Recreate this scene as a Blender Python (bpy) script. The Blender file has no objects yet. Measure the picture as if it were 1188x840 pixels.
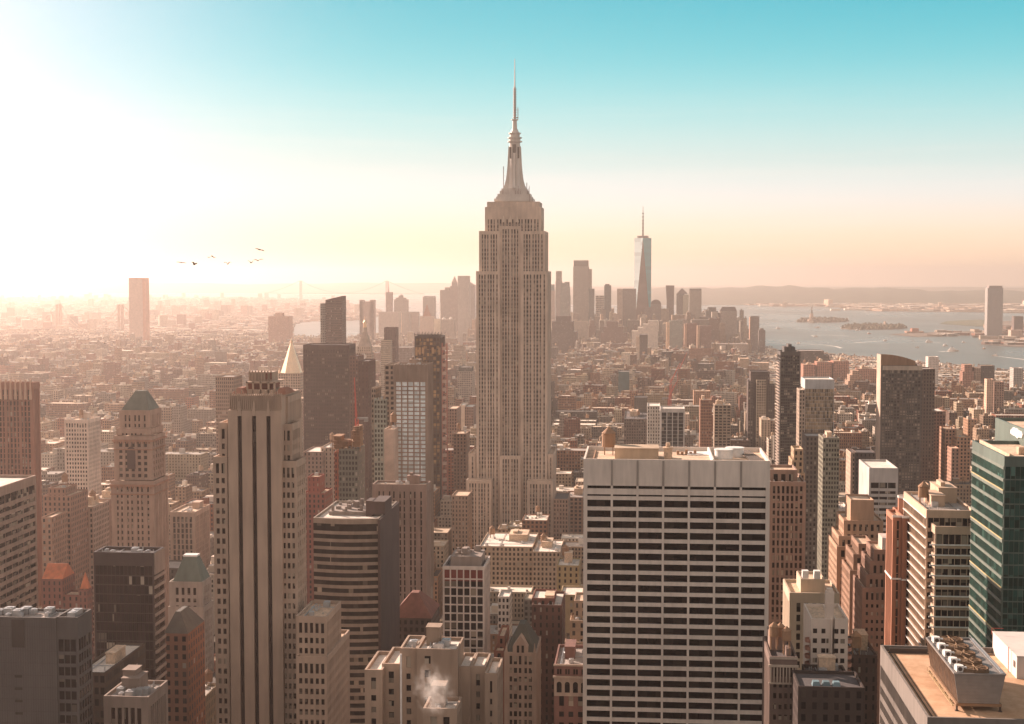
import bpy, math, random
import numpy as np
from mathutils import Vector, Matrix
R = math.radians
scene = bpy.context.scene
col = scene.collection

# ------------------------------------------------------------------ camera
F = 1685.0                     # focal length in pixels of the 1188 px wide photograph
PITCH, YAW = R(3.4), R(5.05)
CAM = Vector((0, 0, 270))
fwd = Vector((-math.sin(YAW)*math.cos(PITCH), math.cos(YAW)*math.cos(PITCH), -math.sin(PITCH)))
rgt = Vector((math.cos(YAW), math.sin(YAW), 0))
upv = rgt.cross(fwd)
cd = bpy.data.cameras.new('camera')
cd.sensor_width = 36; cd.lens = 36*F/1188
cd.clip_start = 1; cd.clip_end = 120000
cam = bpy.data.objects.new('camera', cd); col.objects.link(cam)
cam.matrix_world = Matrix(((rgt.x, upv.x, -fwd.x, CAM.x), (rgt.y, upv.y, -fwd.y, CAM.y), (rgt.z, upv.z, -fwd.z, CAM.z), (0, 0, 0, 1)))
scene.camera = cam

# ------------------------------------------------------------------ light and exposure
SUN_AZ, SUN_EL = R(-50), R(21)      # azimuth from +Y towards +X
scene.view_settings.view_transform = 'Standard'
scene.view_settings.look = 'None'
scene.view_settings.gamma = 1
scene.view_settings.use_curve_mapping = False
scene.view_settings.exposure = 1.2
EXPO = 2**scene.view_settings.exposure
sd = bpy.data.lights.new('sun', 'SUN'); sd.energy = 5; sd.angle = R(0.5); sd.color = (1, .74, .60)
so = bpy.data.objects.new('sun', sd); col.objects.link(so)
sv = Vector((math.sin(SUN_AZ)*math.cos(SUN_EL), math.cos(SUN_AZ)*math.cos(SUN_EL), math.sin(SUN_EL)))
so.rotation_euler = sv.to_track_quat('Z', 'Y').to_euler()
w = bpy.data.worlds.new('World'); scene.world = w; w.use_nodes = True
nt = w.node_tree; nt.nodes.clear(); N = nt.nodes; L = nt.links
def lin(c):
    return tuple(((v/255+.055)/1.055)**2.4 if v/255 > .04045 else v/255/12.92 for v in c)
def nd(nt, t, **kw):
    n = nt.nodes.new(t)
    for k, v in kw.items():
        setattr(n, k, v)
    return n
def mth(nt, op, a, b=None, c=None, clamp=False):
    n = nt.nodes.new('ShaderNodeMath'); n.operation = op; n.use_clamp = clamp
    for i, x in enumerate((a, b, c)):
        if x is None: continue
        if hasattr(x, 'is_linked'): nt.links.new(x, n.inputs[i])
        else: n.inputs[i].default_value = x
    return n.outputs[0]
tc = nd(nt, 'ShaderNodeTexCoord'); nrm = nd(nt, 'ShaderNodeVectorMath', operation='NORMALIZE')
L.new(tc.outputs['Generated'], nrm.inputs[0])
sep = nd(nt, 'ShaderNodeSeparateXYZ'); L.new(nrm.outputs[0], sep.inputs[0])
el = mth(nt, 'MULTIPLY', mth(nt, 'ARCSINE', sep.outputs[2]), 180/math.pi)   # elevation in degrees
ramp = nd(nt, 'ShaderNodeValToRGB')
cr = ramp.color_ramp; cr.interpolation = 'B_SPLINE'
stops = [(0, (246, 206, 170)), (.9, (250, 212, 178)), (1.8, (248, 224, 196)), (3.0, (238, 234, 232)), (4.2, (220, 234, 230)), (6.0, (178, 228, 228)), (8.2, (106, 209, 219)), (11.0, (50, 184, 202)), (16, (70, 180, 200)), (24, (80, 110, 125)), (40, (70, 76, 84))]
while len(cr.elements) < len(stops): cr.elements.new(.5)
for e, (p, c) in zip(cr.elements, stops):
    e.position = p/40; e.color = (*lin(c), 1)
L.new(mth(nt, 'DIVIDE', el, 40, clamp=True), ramp.inputs[0])
# brightening towards the sun
dt = nd(nt, 'ShaderNodeVectorMath', operation='DOT_PRODUCT'); L.new(nrm.outputs[0], dt.inputs[0]); dt.inputs[1].default_value = Vector((math.sin(R(-50)), math.cos(R(-50)), .13)).normalized()
ang = mth(nt, 'MULTIPLY', mth(nt, 'ARCCOSINE', dt.outputs['Value']), 180/math.pi)
gl = nd(nt, 'ShaderNodeMapRange', interpolation_type='SMOOTHERSTEP'); L.new(ang, gl.inputs[0])
for i, v in ((1, 10), (2, 43), (3, 1), (4, 0)): gl.inputs[i].default_value = v
mx = nd(nt, 'ShaderNodeMix', data_type='RGBA'); L.new(gl.outputs[0], mx.inputs[0]); L.new(ramp.outputs[0], mx.inputs[6]); mx.inputs[7].default_value = (1.02, .985, 1.12, 1)
cm = nd(nt, 'ShaderNodeMapping'); L.new(nrm.outputs[0], cm.inputs[0]); cm.inputs['Scale'].default_value = (3, 3, 60)
cn = nd(nt, 'ShaderNodeTexNoise'); L.new(cm.outputs[0], cn.inputs[0]); cn.inputs['Scale'].default_value = 1.6; cn.inputs['Detail'].default_value = 6; cn.inputs['Roughness'].default_value = .6
cf = mth(nt, 'MULTIPLY', mth(nt, 'MULTIPLY_ADD', cn.outputs[0], 3.2, -1.6, clamp=True), mth(nt, 'SUBTRACT', 1.0, mth(nt, 'DIVIDE', mth(nt, 'ABSOLUTE', mth(nt, 'SUBTRACT', el, 3.6)), 4.0), clamp=True))
mc = nd(nt, 'ShaderNodeMix', data_type='RGBA'); L.new(mth(nt, 'MULTIPLY', cf, .38), mc.inputs[0]); L.new(ramp.outputs[0], mc.inputs[6]); mc.inputs[7].default_value = (.93, .86, .80, 1)
L.new(mc.outputs[2], mx.inputs[6])
# unseen sky behind the camera, warm tone made up to fill shaded north faces
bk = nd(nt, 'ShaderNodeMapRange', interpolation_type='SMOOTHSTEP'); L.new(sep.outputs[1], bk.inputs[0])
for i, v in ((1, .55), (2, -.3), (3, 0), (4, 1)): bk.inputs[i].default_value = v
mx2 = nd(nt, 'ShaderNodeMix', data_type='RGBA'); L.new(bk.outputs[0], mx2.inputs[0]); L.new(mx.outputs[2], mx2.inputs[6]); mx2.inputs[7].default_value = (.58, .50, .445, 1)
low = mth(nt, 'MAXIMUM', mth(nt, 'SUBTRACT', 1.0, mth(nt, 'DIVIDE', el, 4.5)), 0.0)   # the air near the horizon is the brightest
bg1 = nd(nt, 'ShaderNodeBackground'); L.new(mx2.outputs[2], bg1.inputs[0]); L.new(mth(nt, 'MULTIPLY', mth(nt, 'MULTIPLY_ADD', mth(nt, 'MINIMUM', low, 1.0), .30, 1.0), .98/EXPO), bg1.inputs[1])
sky = nd(nt, 'ShaderNodeTexSky', sky_type='NISHITA'); sky.sun_disc = False; sky.sun_elevation = SUN_EL; sky.sun_rotation = SUN_AZ
sky.air_density = 1; sky.dust_density = 2; sky.altitude = 200
bg2 = nd(nt, 'ShaderNodeBackground'); L.new(sky.outputs[0], bg2.inputs[0]); bg2.inputs[1].default_value = .006
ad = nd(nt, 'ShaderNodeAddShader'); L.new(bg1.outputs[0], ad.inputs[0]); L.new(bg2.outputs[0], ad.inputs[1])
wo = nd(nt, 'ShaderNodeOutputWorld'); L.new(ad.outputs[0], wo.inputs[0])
cy = scene.cycles
cy.use_denoising = True
cy.max_bounces = 5; cy.diffuse_bounces = 2; cy.glossy_bounces = 2; cy.transmission_bounces = 1; cy.volume_bounces = 1; cy.transparent_max_bounces = 4
cy.caustics_reflective = False; cy.caustics_refractive = False
cy.sample_clamp_indirect = 4

# ------------------------------------------------------------------ pixels to places
def ray(px, py):
    return fwd + rgt*((px-594)/F) + upv*((420-py)/F)
def at(px, py, Y):
    d = ray(px, py); return CAM + d*(Y/d.y)
def gnd(px, py, z=0.0):
    d = ray(px, py); return CAM + d*((z-CAM.z)/d.z)
def proj(p):
    v = Vector(p)-CAM; c = v.dot(fwd)
    if c < 1: return (-9999, -9999)
    return (594+F*v.dot(rgt)/c, 420-F*v.dot(upv)/c)

# ------------------------------------------------------------------ materials
MATS = {}
def newmat(name):
    m = bpy.data.materials.new(name); m.use_nodes = True
    b = m.node_tree.nodes['Principled BSDF']; return m, m.node_tree, b
def stone(name, c, rough=.88, var=.22, scale=.05, metal=0.0, streak=True):
    if name in MATS: return MATS[name]
    m, nt, b = newmat(name); L = nt.links
    g = nd(nt, 'ShaderNodeNewGeometry')
    mp = nd(nt, 'ShaderNodeMapping'); L.new(g.outputs['Position'], mp.inputs[0]); mp.inputs['Scale'].default_value = (1, 1, .16 if streak else 1)
    n1 = nd(nt, 'ShaderNodeTexNoise'); L.new(mp.outputs[0], n1.inputs[0]); n1.inputs['Scale'].default_value = scale*8; n1.inputs['Detail'].default_value = 4
    n2 = nd(nt, 'ShaderNodeTexNoise'); L.new(g.outputs['Position'], n2.inputs[0]); n2.inputs['Scale'].default_value = scale; n2.inputs['Detail'].default_value = 3
    s = mth(nt, 'ADD', n1.outputs[0], n2.outputs[0])
    f = mth(nt, 'MULTIPLY_ADD', s, var*3.6, 1-var*3.6)
    mx = nd(nt, 'ShaderNodeVectorMath', operation='SCALE'); mx.inputs[0].default_value = c; L.new(f, mx.inputs['Scale'])
    L.new(mx.outputs[0], b.inputs['Base Color'])
    b.inputs['Roughness'].default_value = rough; b.inputs['Metallic'].default_value = metal
    MATS[name] = m; return m
def glass(name, c, rough=.12, blind=(.45, .38, .3), pb=.14, metal=0.0, spec=.07, cell=(3.0, 3.6), dark2=.5):
    """window glass; every pane or cell its own tone, some with blinds drawn"""
    if name in MATS: return MATS[name]
    m, nt, b = newmat(name); L = nt.links
    g = nd(nt, 'ShaderNodeNewGeometry'); oi = nd(nt, 'ShaderNodeObjectInfo')
    dv = nd(nt, 'ShaderNodeVectorMath', operation='DIVIDE'); L.new(g.outputs['Position'], dv.inputs[0]); dv.inputs[1].default_value = (cell[0], cell[0], cell[1])
    fl = nd(nt, 'ShaderNodeVectorMath', operation='FLOOR'); L.new(dv.outputs[0], fl.inputs[0])
    wn = nd(nt, 'ShaderNodeTexWhiteNoise', noise_dimensions='4D'); L.new(fl.outputs[0], wn.inputs['Vector']); L.new(oi.outputs['Random'], wn.inputs['W'])
    v = wn.outputs['Value']
    t = mth(nt, 'GREATER_THAN', v, 1-pb*1.5)
    sc = mth(nt, 'MULTIPLY_ADD', mth(nt, 'FRACT', mth(nt, 'MULTIPLY', v, 7.3)), dark2*2, 1-dark2)
    mv = nd(nt, 'ShaderNodeVectorMath', operation='SCALE'); mv.inputs[0].default_value = c; L.new(sc, mv.inputs['Scale'])
    mx = nd(nt, 'ShaderNodeMix', data_type='RGBA'); L.new(mth(nt, 'MULTIPLY', t, mth(nt, 'FRACT', mth(nt, 'MULTIPLY', v, 31.7))), mx.inputs[0]); L.new(mv.outputs[0], mx.inputs[6]); mx.inputs[7].default_value = (*blind, 1)
    L.new(mx.outputs[2], b.inputs['Base Color'])
    b.inputs['Roughness'].default_value = rough; b.inputs['Metallic'].default_value = metal; b.inputs['Specular IOR Level'].default_value = spec
    # slightly out-of-true panes break up reflections
    bp = nd(nt, 'ShaderNodeBump'); bp.inputs['Strength'].default_value = .06; bp.inputs['Distance'].default_value = .3
    nz = nd(nt, 'ShaderNodeTexNoise'); nz.inputs['Scale'].default_value = .25; L.new(g.outputs['Position'], nz.inputs[0]); L.new(nz.outputs[0], bp.inputs['Height']); L.new(bp.outputs[0], b.inputs['Normal'])
    MATS[name] = m; return m
def facade():
    """walls with a window pattern drawn from the mesh's own UV (one unit = one bay, one storey) and its own colour"""
    if 'facade' in MATS: return MATS['facade']
    m, nt, b = newmat('facade'); L = nt.links
    at_ = nd(nt, 'ShaderNodeAttribute', attribute_name='col')
    uv = nd(nt, 'ShaderNodeUVMap', uv_map='uv')
    s = nd(nt, 'ShaderNodeSeparateXYZ'); L.new(uv.outputs[0], s.inputs[0])
    fu = mth(nt, 'FRACT', s.outputs[0]); fv = mth(nt, 'FRACT', s.outputs[1])
    a = at_.outputs['Alpha']
    mu = mth(nt, 'LESS_THAN', mth(nt, 'ABSOLUTE', mth(nt, 'SUBTRACT', fu, .5)), mth(nt, 'MULTIPLY', a, .5))
    mv = mth(nt, 'LESS_THAN', mth(nt, 'ABSOLUTE', mth(nt, 'SUBTRACT', fv, .55)), .29)
    on = mth(nt, 'GREATER_THAN', a, .02)
    mask = mth(nt, 'MULTIPLY', mth(nt, 'MULTIPLY', mu, mv), on)
    fl = nd(nt, 'ShaderNodeVectorMath', operation='FLOOR'); L.new(uv.outputs[0], fl.inputs[0])
    wn = nd(nt, 'ShaderNodeTexWhiteNoise', noise_dimensions='3D'); L.new(fl.outputs[0], wn.inputs['Vector'])
    wr = nd(nt, 'ShaderNodeValToRGB'); L.new(wn.outputs['Value'], wr.inputs[0]); wr.color_ramp.interpolation = 'CONSTANT'
    wr.color_ramp.elements[0].color = (.008, .007, .008, 1); wr.color_ramp.elements[1].position = .5; wr.color_ramp.elements[1].color = (.025, .02, .02, 1)
    e = wr.color_ramp.elements.new(.82); e.color = (.07, .06, .05, 1)
    e = wr.color_ramp.elements.new(.92); e.color = (.32, .28, .23, 1)
    g = nd(nt, 'ShaderNodeNewGeometry')
    n1 = nd(nt, 'ShaderNodeTexNoise'); L.new(g.outputs['Position'], n1.inputs[0]); n1.inputs['Scale'].default_value = .12; n1.inputs['Detail'].default_value = 5; n1.inputs['Roughness'].default_value = .7
    f = mth(nt, 'MULTIPLY_ADD', n1.outputs[0], .9, .55)
    vm = nd(nt, 'ShaderNodeVectorMath', operation='SCALE'); L.new(at_.outputs['Color'], vm.inputs[0]); L.new(f, vm.inputs['Scale'])
    mx = nd(nt, 'ShaderNodeMix', data_type='RGBA'); L.new(mask, mx.inputs[0]); L.new(vm.outputs[0], mx.inputs[6]); L.new(wr.outputs[0], mx.inputs[7])
    L.new(mx.outputs[2], b.inputs['Base Color'])
    L.new(mth(nt, 'MULTIPLY_ADD', mask, -.5, .88), b.inputs['Roughness']); b.inputs['Specular IOR Level'].default_value = .15
    bp = nd(nt, 'ShaderNodeBump'); bp.invert = True; bp.inputs['Strength'].default_value = .6; bp.inputs['Distance'].default_value = .3; L.new(mask, bp.inputs['Height']); L.new(bp.outputs[0], b.inputs['Normal'])
    MATS['facade'] = m; return m
def plain(name, c, rough=.6, metal=0.0):
    if name in MATS: return MATS[name]
    m, nt, b = newmat(name)
    g = nd(nt, 'ShaderNodeNewGeometry'); n1 = nd(nt, 'ShaderNodeTexNoise'); nt.links.new(g.outputs['Position'], n1.inputs[0]); n1.inputs['Scale'].default_value = .6; n1.inputs['Detail'].default_value = 4
    mx = nd(nt, 'ShaderNodeVectorMath', operation='SCALE'); mx.inputs[0].default_value = c; nt.links.new(mth(nt, 'MULTIPLY_ADD', n1.outputs[0], .5, .75), mx.inputs['Scale'])
    nt.links.new(mx.outputs[0], b.inputs['Base Color']); b.inputs['Roughness'].default_value = rough; b.inputs['Metallic'].default_value = metal
    MATS[name] = m; return m
M_TANK = plain('weathered_wood', (.34, .2, .12), .9)
M_STEEL = plain('galvanised_steel', (.5, .5, .5), .45, .6)
M_ROOFTAN = stone('roof_gravel_tan', (.62, .46, .33), streak=False, scale=.15, var=.3)
M_ROOFGREY = stone('roof_gravel_grey', (.36, .32, .29), streak=False, scale=.15, var=.3)
M_ROOFDARK = stone('roof_tar', (.09, .08, .08), streak=False, scale=.15)
M_ROOFPALE = stone('roof_pale', (.75, .68, .6), streak=False, scale=.15, var=.2)
M_WHITE = plain('white_paint', (.8, .78, .75), .6)
M_COPPER = stone('green_copper', (.14, .15, .12), .7, .2)
M_GOLD = plain('gilded_tiles', (.95, .68, .46), .36, .85)
ROOFS = {'tan': M_ROOFTAN, 'grey': M_ROOFGREY, 'dark': M_ROOFDARK, 'pale': M_ROOFPALE}

# ------------------------------------------------------------------ mesh builder
class MB:
    def __init__(s):
        s.v = []; s.f = []; s.uv = []; s.c = []; s.attr = False
    def face(s, pts, uv=None, c=None):
        i = len(s.v); s.v.extend(pts); n = len(pts)
        s.f.append(tuple(range(i, i+n)))
        s.uv.extend(uv if uv else [(0, 0)]*n)
        if c: s.attr = True
        s.c.extend([c or (.5, .5, .5, 0)]*n)
    def box(s, x0, x1, y0, y1, z0, z1, c=None, top=None, pu=3.2, pv=3.4, rot=0, piv=None, notop=False, off=0):
        if rot:
            cx, cy_ = piv or ((x0+x1)/2, (y0+y1)/2); ca, sa = math.cos(rot), math.sin(rot)
            T = lambda x, y: (cx+(x-cx)*ca-(y-cy_)*sa, cy_+(x-cx)*sa+(y-cy_)*ca)
        else: T = lambda x, y: (x, y)
        q = [T(x0, y0), T(x1, y0), T(x1, y1), T(x0, y1)]
        for k in range(4):
            a, b = q[k], q[(k+1) % 4]
            ln = max(1, round(math.hypot(b[0]-a[0], b[1]-a[1])/pu)); vv = (z1-z0)/pv
            s.face([(*a, z0), (*b, z0), (*b, z1), (*a, z1)], [(off, -vv-.12), (off+ln, -vv-.12), (off+ln, -.12), (off, -.12)], c)
        if not notop:
            s.face([(*p, z1) for p in q], None, (top or c) and (*(top or c)[:3], 0))
    def prism(s, cx, cy_, r0, r1, z0, z1, n=8, c=None, ph=0.0, sy=1.0, cap=True):
        a = [(math.cos(ph+2*math.pi*k/n), math.sin(ph+2*math.pi*k/n)*sy) for k in range(n)]
        for k in range(n):
            p, q = a[k], a[(k+1) % n]
            if r1 > 1e-6: s.face([(cx+r0*p[0], cy_+r0*p[1], z0), (cx+r0*q[0], cy_+r0*q[1], z0), (cx+r1*q[0], cy_+r1*q[1], z1), (cx+r1*p[0], cy_+r1*p[1], z1)], None, c)
            else: s.face([(cx+r0*p[0], cy_+r0*p[1], z0), (cx+r0*q[0], cy_+r0*q[1], z0), (cx, cy_, z1)], None, c)
        if cap and r1 > 1e-6: s.face([(cx+r1*p[0], cy_+r1*p[1], z1) for p in a], None, c)
    def frustum(s, x0, x1, y0, y1, z0, X0, X1, Y0, Y1, z1, c=None, cap=True):
        a = [(x0, y0), (x1, y0), (x1, y1), (x0, y1)]; b = [(X0, Y0), (X1, Y0), (X1, Y1), (X0, Y1)]
        for k in range(4):
            j = (k+1) % 4; s.face([(*a[k], z0), (*a[j], z0), (*b[j], z1), (*b[k], z1)], None, c)
        if cap: s.face([(*p, z1) for p in b], None, c)
    def beam(s, a, b, r, c=None):
        a, b = Vector(a), Vector(b); d = (b-a).normalized(); u = d.cross(Vector((0, 0, 1)))
        if u.length < .01: u = Vector((1, 0, 0))
        u.normalize(); v = d.cross(u); u *= r; v *= r
        o = [u+v, v-u, -u-v, u-v]
        for k in range(4):
            j = (k+1) % 4; s.face([tuple(a+o[k]), tuple(b+o[k]), tuple(b+o[j]), tuple(a+o[j])], None, c)
        s.face([tuple(a+x) for x in o], None, c); s.face([tuple(b+x) for x in reversed(o)], None, c)
    def build(s, name, mat, parent=None, smooth=False):
        me = bpy.data.meshes.new(name); me.from_pydata(s.v, [], s.f); me.update()
        if s.attr:
            u = me.uv_layers.new(name='uv'); u.data.foreach_set('uv', np.array(s.uv, 'f').ravel())
            a = me.color_attributes.new('col', 'FLOAT_COLOR', 'CORNER'); a.data.foreach_set('color', np.array(s.c, 'f').ravel())
        me.materials.append(mat)
        o = bpy.data.objects.new(name, me); col.objects.link(o)
        if parent:
            o.parent = parent; o.matrix_parent_inverse = parent.matrix_world.inverted() if False else Matrix.Translation(-parent.location)
        return o
def empty(name, loc, label, cat, group=None):
    o = bpy.data.objects.new(name, None); col.objects.link(o); o.location = loc; o.empty_display_size = 5
    return tag(o, label, cat, group)
def tag(o, label=None, cat=None, group=None, kind=None):
    if label: o['label'] = label
    if cat: o['category'] = cat
    if group: o['group'] = group
    if kind: o['kind'] = kind
    return o
rnd = random.Random(7)
FOOT = []      # ground rectangles taken by hand-placed buildings
HEROS = []     # (short name, box list) used to word the labels of their neighbours

PANE = MB(); PANE.box(-.5, .5, -.5, .5, -.5, .5); PANE.face([(-.5, -.5, -.5), (-.5, .5, -.5), (.5, .5, -.5), (.5, -.5, -.5)])
_pm = {}
def pane_mesh(mat, name='window'):
    k = (mat.name, name)
    if k not in _pm:
        me = bpy.data.meshes.new(name); me.from_pydata(PANE.v, [], PANE.f); me.materials.append(mat); _pm[k] = me
    return _pm[k]

def lattice(W, G, panes, x0, x1, y0, y1, z0, z1, st, sp=None):
    """a block of piers and spandrels standing proud of recessed glass"""
    pu, pv, pw, sf = st['pu'], st['pv'], st['pw'], st['sf']
    pd, s_d = st.get('pd', .6), st.get('sd', .4); rd = max(pd, s_d)+.02; cap = st.get('cap', 3.0); cw = st.get('cw', 1.5); SP = sp or W
    G.box(x0+rd, x1-rd, y0+rd, y1-rd, z0, z1-cap-.01, notop=True)
    for (a, b) in ((x0, y0), (x1-cw, y0), (x0, y1-cw), (x1-cw, y1-cw)):
        W.box(a, a+cw, b, b+cw, z0, z1-cap-.005, notop=True)
    rim = st.get('rim', 1.2); th = .6
    W.box(x0-.03, x1+.03, y0-.03, y1+.03, z1-cap, z1-rim)
    for (a, b, c_, d) in ((x0-.03, x1+.03, y0-.03, y0+th), (x0-.03, x1+.03, y1-th, y1+.03), (x0-.03, x0+th, y0+th, y1-th), (x1-th, x1+.03, y0+th, y1-th)):
        W.box(a, b, c_, d, z1-rim, z1)
    nf = int((z1-cap-z0)/pv)
    grp = st.get('grp')                     # every n-th pier heavier
    skip = st.get('skip', 0)                # panes at the top left blank
    def bar(B, side, L_, u0, u1, v0, v1, d):
        i = rd; o = rd-d
        if side == 'N': B.box(x0+u0, x0+u1, y0+o, y0+i, v0, v1)
        elif side == 'S': B.box(x0+u0, x0+u1, y1-i, y1-o, v0, v1)
        elif side == 'E': B.box(x0+o, x0+i, y0+u0, y0+u1, v0, v1)
        else: B.box(x1-i, x1-o, y0+u0, y0+u1, v0, v1)
    for side in 'NESW':
        L_ = (x1-x0) if side in 'NS' else (y1-y0)
        s2 = dict(st); s2.update(st.get(side, {}))
        if s2.get('blank'):
            bar(W, side, L_, cw, L_-cw, z0, z1-cap-.005, rd-.03); continue
        pu_, pw_, sf_ = s2['pu'], s2['pw'], s2['sf']
        nb = max(1, round((L_-2*cw)/pu_)); bw = (L_-2*cw)/nb
        for k in range(0, nb+1):
            hw = pw_*bw/2*(1.8 if grp and k % grp == 0 else 1)
            u = cw+k*bw
            a, b = max(cw, u-hw), min(L_-cw, u+hw)
            if b-a > .05: bar(W, side, L_, a, b, z0, z1-cap-.005, pd)
        for k in range(nf+1):
            zt = z1-cap-k*pv
            zb = max(z0, zt-pv*sf_)
            if zt-.01 <= z0 or sf_ <= 0: break
            if k == 0: continue
            bar(SP, side, L_, cw, L_-cw, zb, zt, s_d)
        mx_, my_ = (x0+x1)/2, (y0+y1)/2
        for k in range(nf):
            zt = z1-cap-k*pv; zb = zt-pv
            h = pv*(1-sf_); zc = (zb+h/2) if k else zb+(zt-zb)/2
            h = h if k else pv
            for j in range(nb):
                hwl = pw_*bw/2*(1.8 if grp and j % grp == 0 else 1); hwr = pw_*bw/2*(1.8 if grp and (j+1) % grp == 0 else 1)
                ua, ub = cw+j*bw+hwl, cw+(j+1)*bw-hwr; uc = (ua+ub)/2; ww = ub-ua
                if side == 'N': panes.append((side, x0+uc, y0+rd-.03, zc, ww, h))
                elif side == 'E' and x0 > 0: panes.append((side, x0+rd-.03, y0+uc, zc, ww, h))
                elif side == 'W' and x1 < 0: panes.append((side, x1-rd+.03, y0+uc, zc, ww, h))

def px_box(b):
    xl, xr, yt, Y, dep = b[:5]; o = b[5] if len(b) > 5 else {}
    a = at(xl, yt, Y); c = at(xr, yt, Y); z1 = (a.z+c.z)/2
    z0 = 0.0
    if 'yb' in o: z0 = at((xl+xr)/2, o['yb'], Y).z
    if 'z0' in o: z0 = o['z0']
    return a.x, c.x, Y, Y+dep, z0, z1, o

def roof_kit(root, x0, x1, y0, y1, z, n_ac=3, tanks=1, bulk=1, wallmat=None, seed=None, dup=None):
    r = random.Random(seed if seed is not None else int(x0*7+y0))
    W_, D_ = x1-x0, y1-y0
    for k in range(bulk):
        bw, bd, bh = W_*r.uniform(.2, .42), D_*r.uniform(.25, .45), r.uniform(3, 6.5)
        bx, by = r.uniform(x0+1.5, x1-bw-1.5), r.uniform(y0+D_*.3, y1-bd-1.5)
        m = MB(); m.box(bx, bx+bw, by, by+bd, z, z+bh); m.box(bx-.2, bx+bw+.2, by-.2, by+bd+.2, z+bh+.002, z+bh+.35)
        if bw > 6: m.box(bx+bw*.2, bx+bw*.45, by+bd*.2, by+bd*.7, z+bh+.35, z+bh+2)
        m.build('bulkhead', wallmat or M_ROOFTAN, root)
    for k in range(tanks):
        tx, ty = r.uniform(x0+3, x1-3), r.uniform(y0+3, y1-3); water_tank(root, tx, ty, z+(bh if bulk and r.random() < 0 else 0), r.uniform(1.7, 2.5), r)
    for k in range(n_ac):
        ax, ay = r.uniform(x0+2, x1-4), r.uniform(y0+1.5, y1-4); s = r.uniform(1, 2.6)
        m = MB(); m.box(ax, ax+s, ay, ay+s*1.3, z+.3, z+.3+s*.7); m.box(ax+.1, ax+s-.1, ay+.1, ay+s*1.3-.1, z, z+.3); m.prism(ax+s/2, ay+s*.65, s*.35, s*.35, z+.3+s*.7, z+.5+s*.7, 8)
        m.build('cooling_unit', M_STEEL, root)
    if n_ac > 1:
        m = MB(); y = r.uniform(y0+2, y1-2); x = r.uniform(x0+2, x1-2)
        m.beam((x0+1.2, y, z+.35), (x1-1.2, y, z+.35), .14); m.beam((x, y0+1.2, z+.3), (x, y1-1.2, z+.3), .12); m.beam((x+.5, y0+1.2, z+.3), (x+.5, y, z+.3), .1)
        for k in range(6): a, b = r.uniform(x0+1.5, x1-1.5), r.uniform(y0+1.5, y1-1.5); m.prism(a, b, .2, .2, z, z+r.uniform(.6, 1.8), 8)
        m.build('roof_pipe', M_STEEL, root)
def water_tank(root, tx, ty, z, rr, r):
    m = MB(); leg = r.uniform(2.5, 4.5)
    for sx in (-1, 1):
        for sy in (-1, 1): m.beam((tx+sx*rr*.6, ty+sy*rr*.6, z), (tx+sx*rr*.6, ty+sy*rr*.6, z+leg), .15)
    m.prism(tx, ty, rr*1.02, rr*1.02, z+leg, z+leg+.25, 12); m.prism(tx, ty, rr, rr*.94, z+leg+.25, z+leg+.2+rr*1.9, 12); m.prism(tx, ty, rr*1.08, 0, z+leg+.2+rr*1.9, z+leg+.2+rr*2.9, 12)
    return m.build('water_tank', M_TANK, root)

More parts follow.
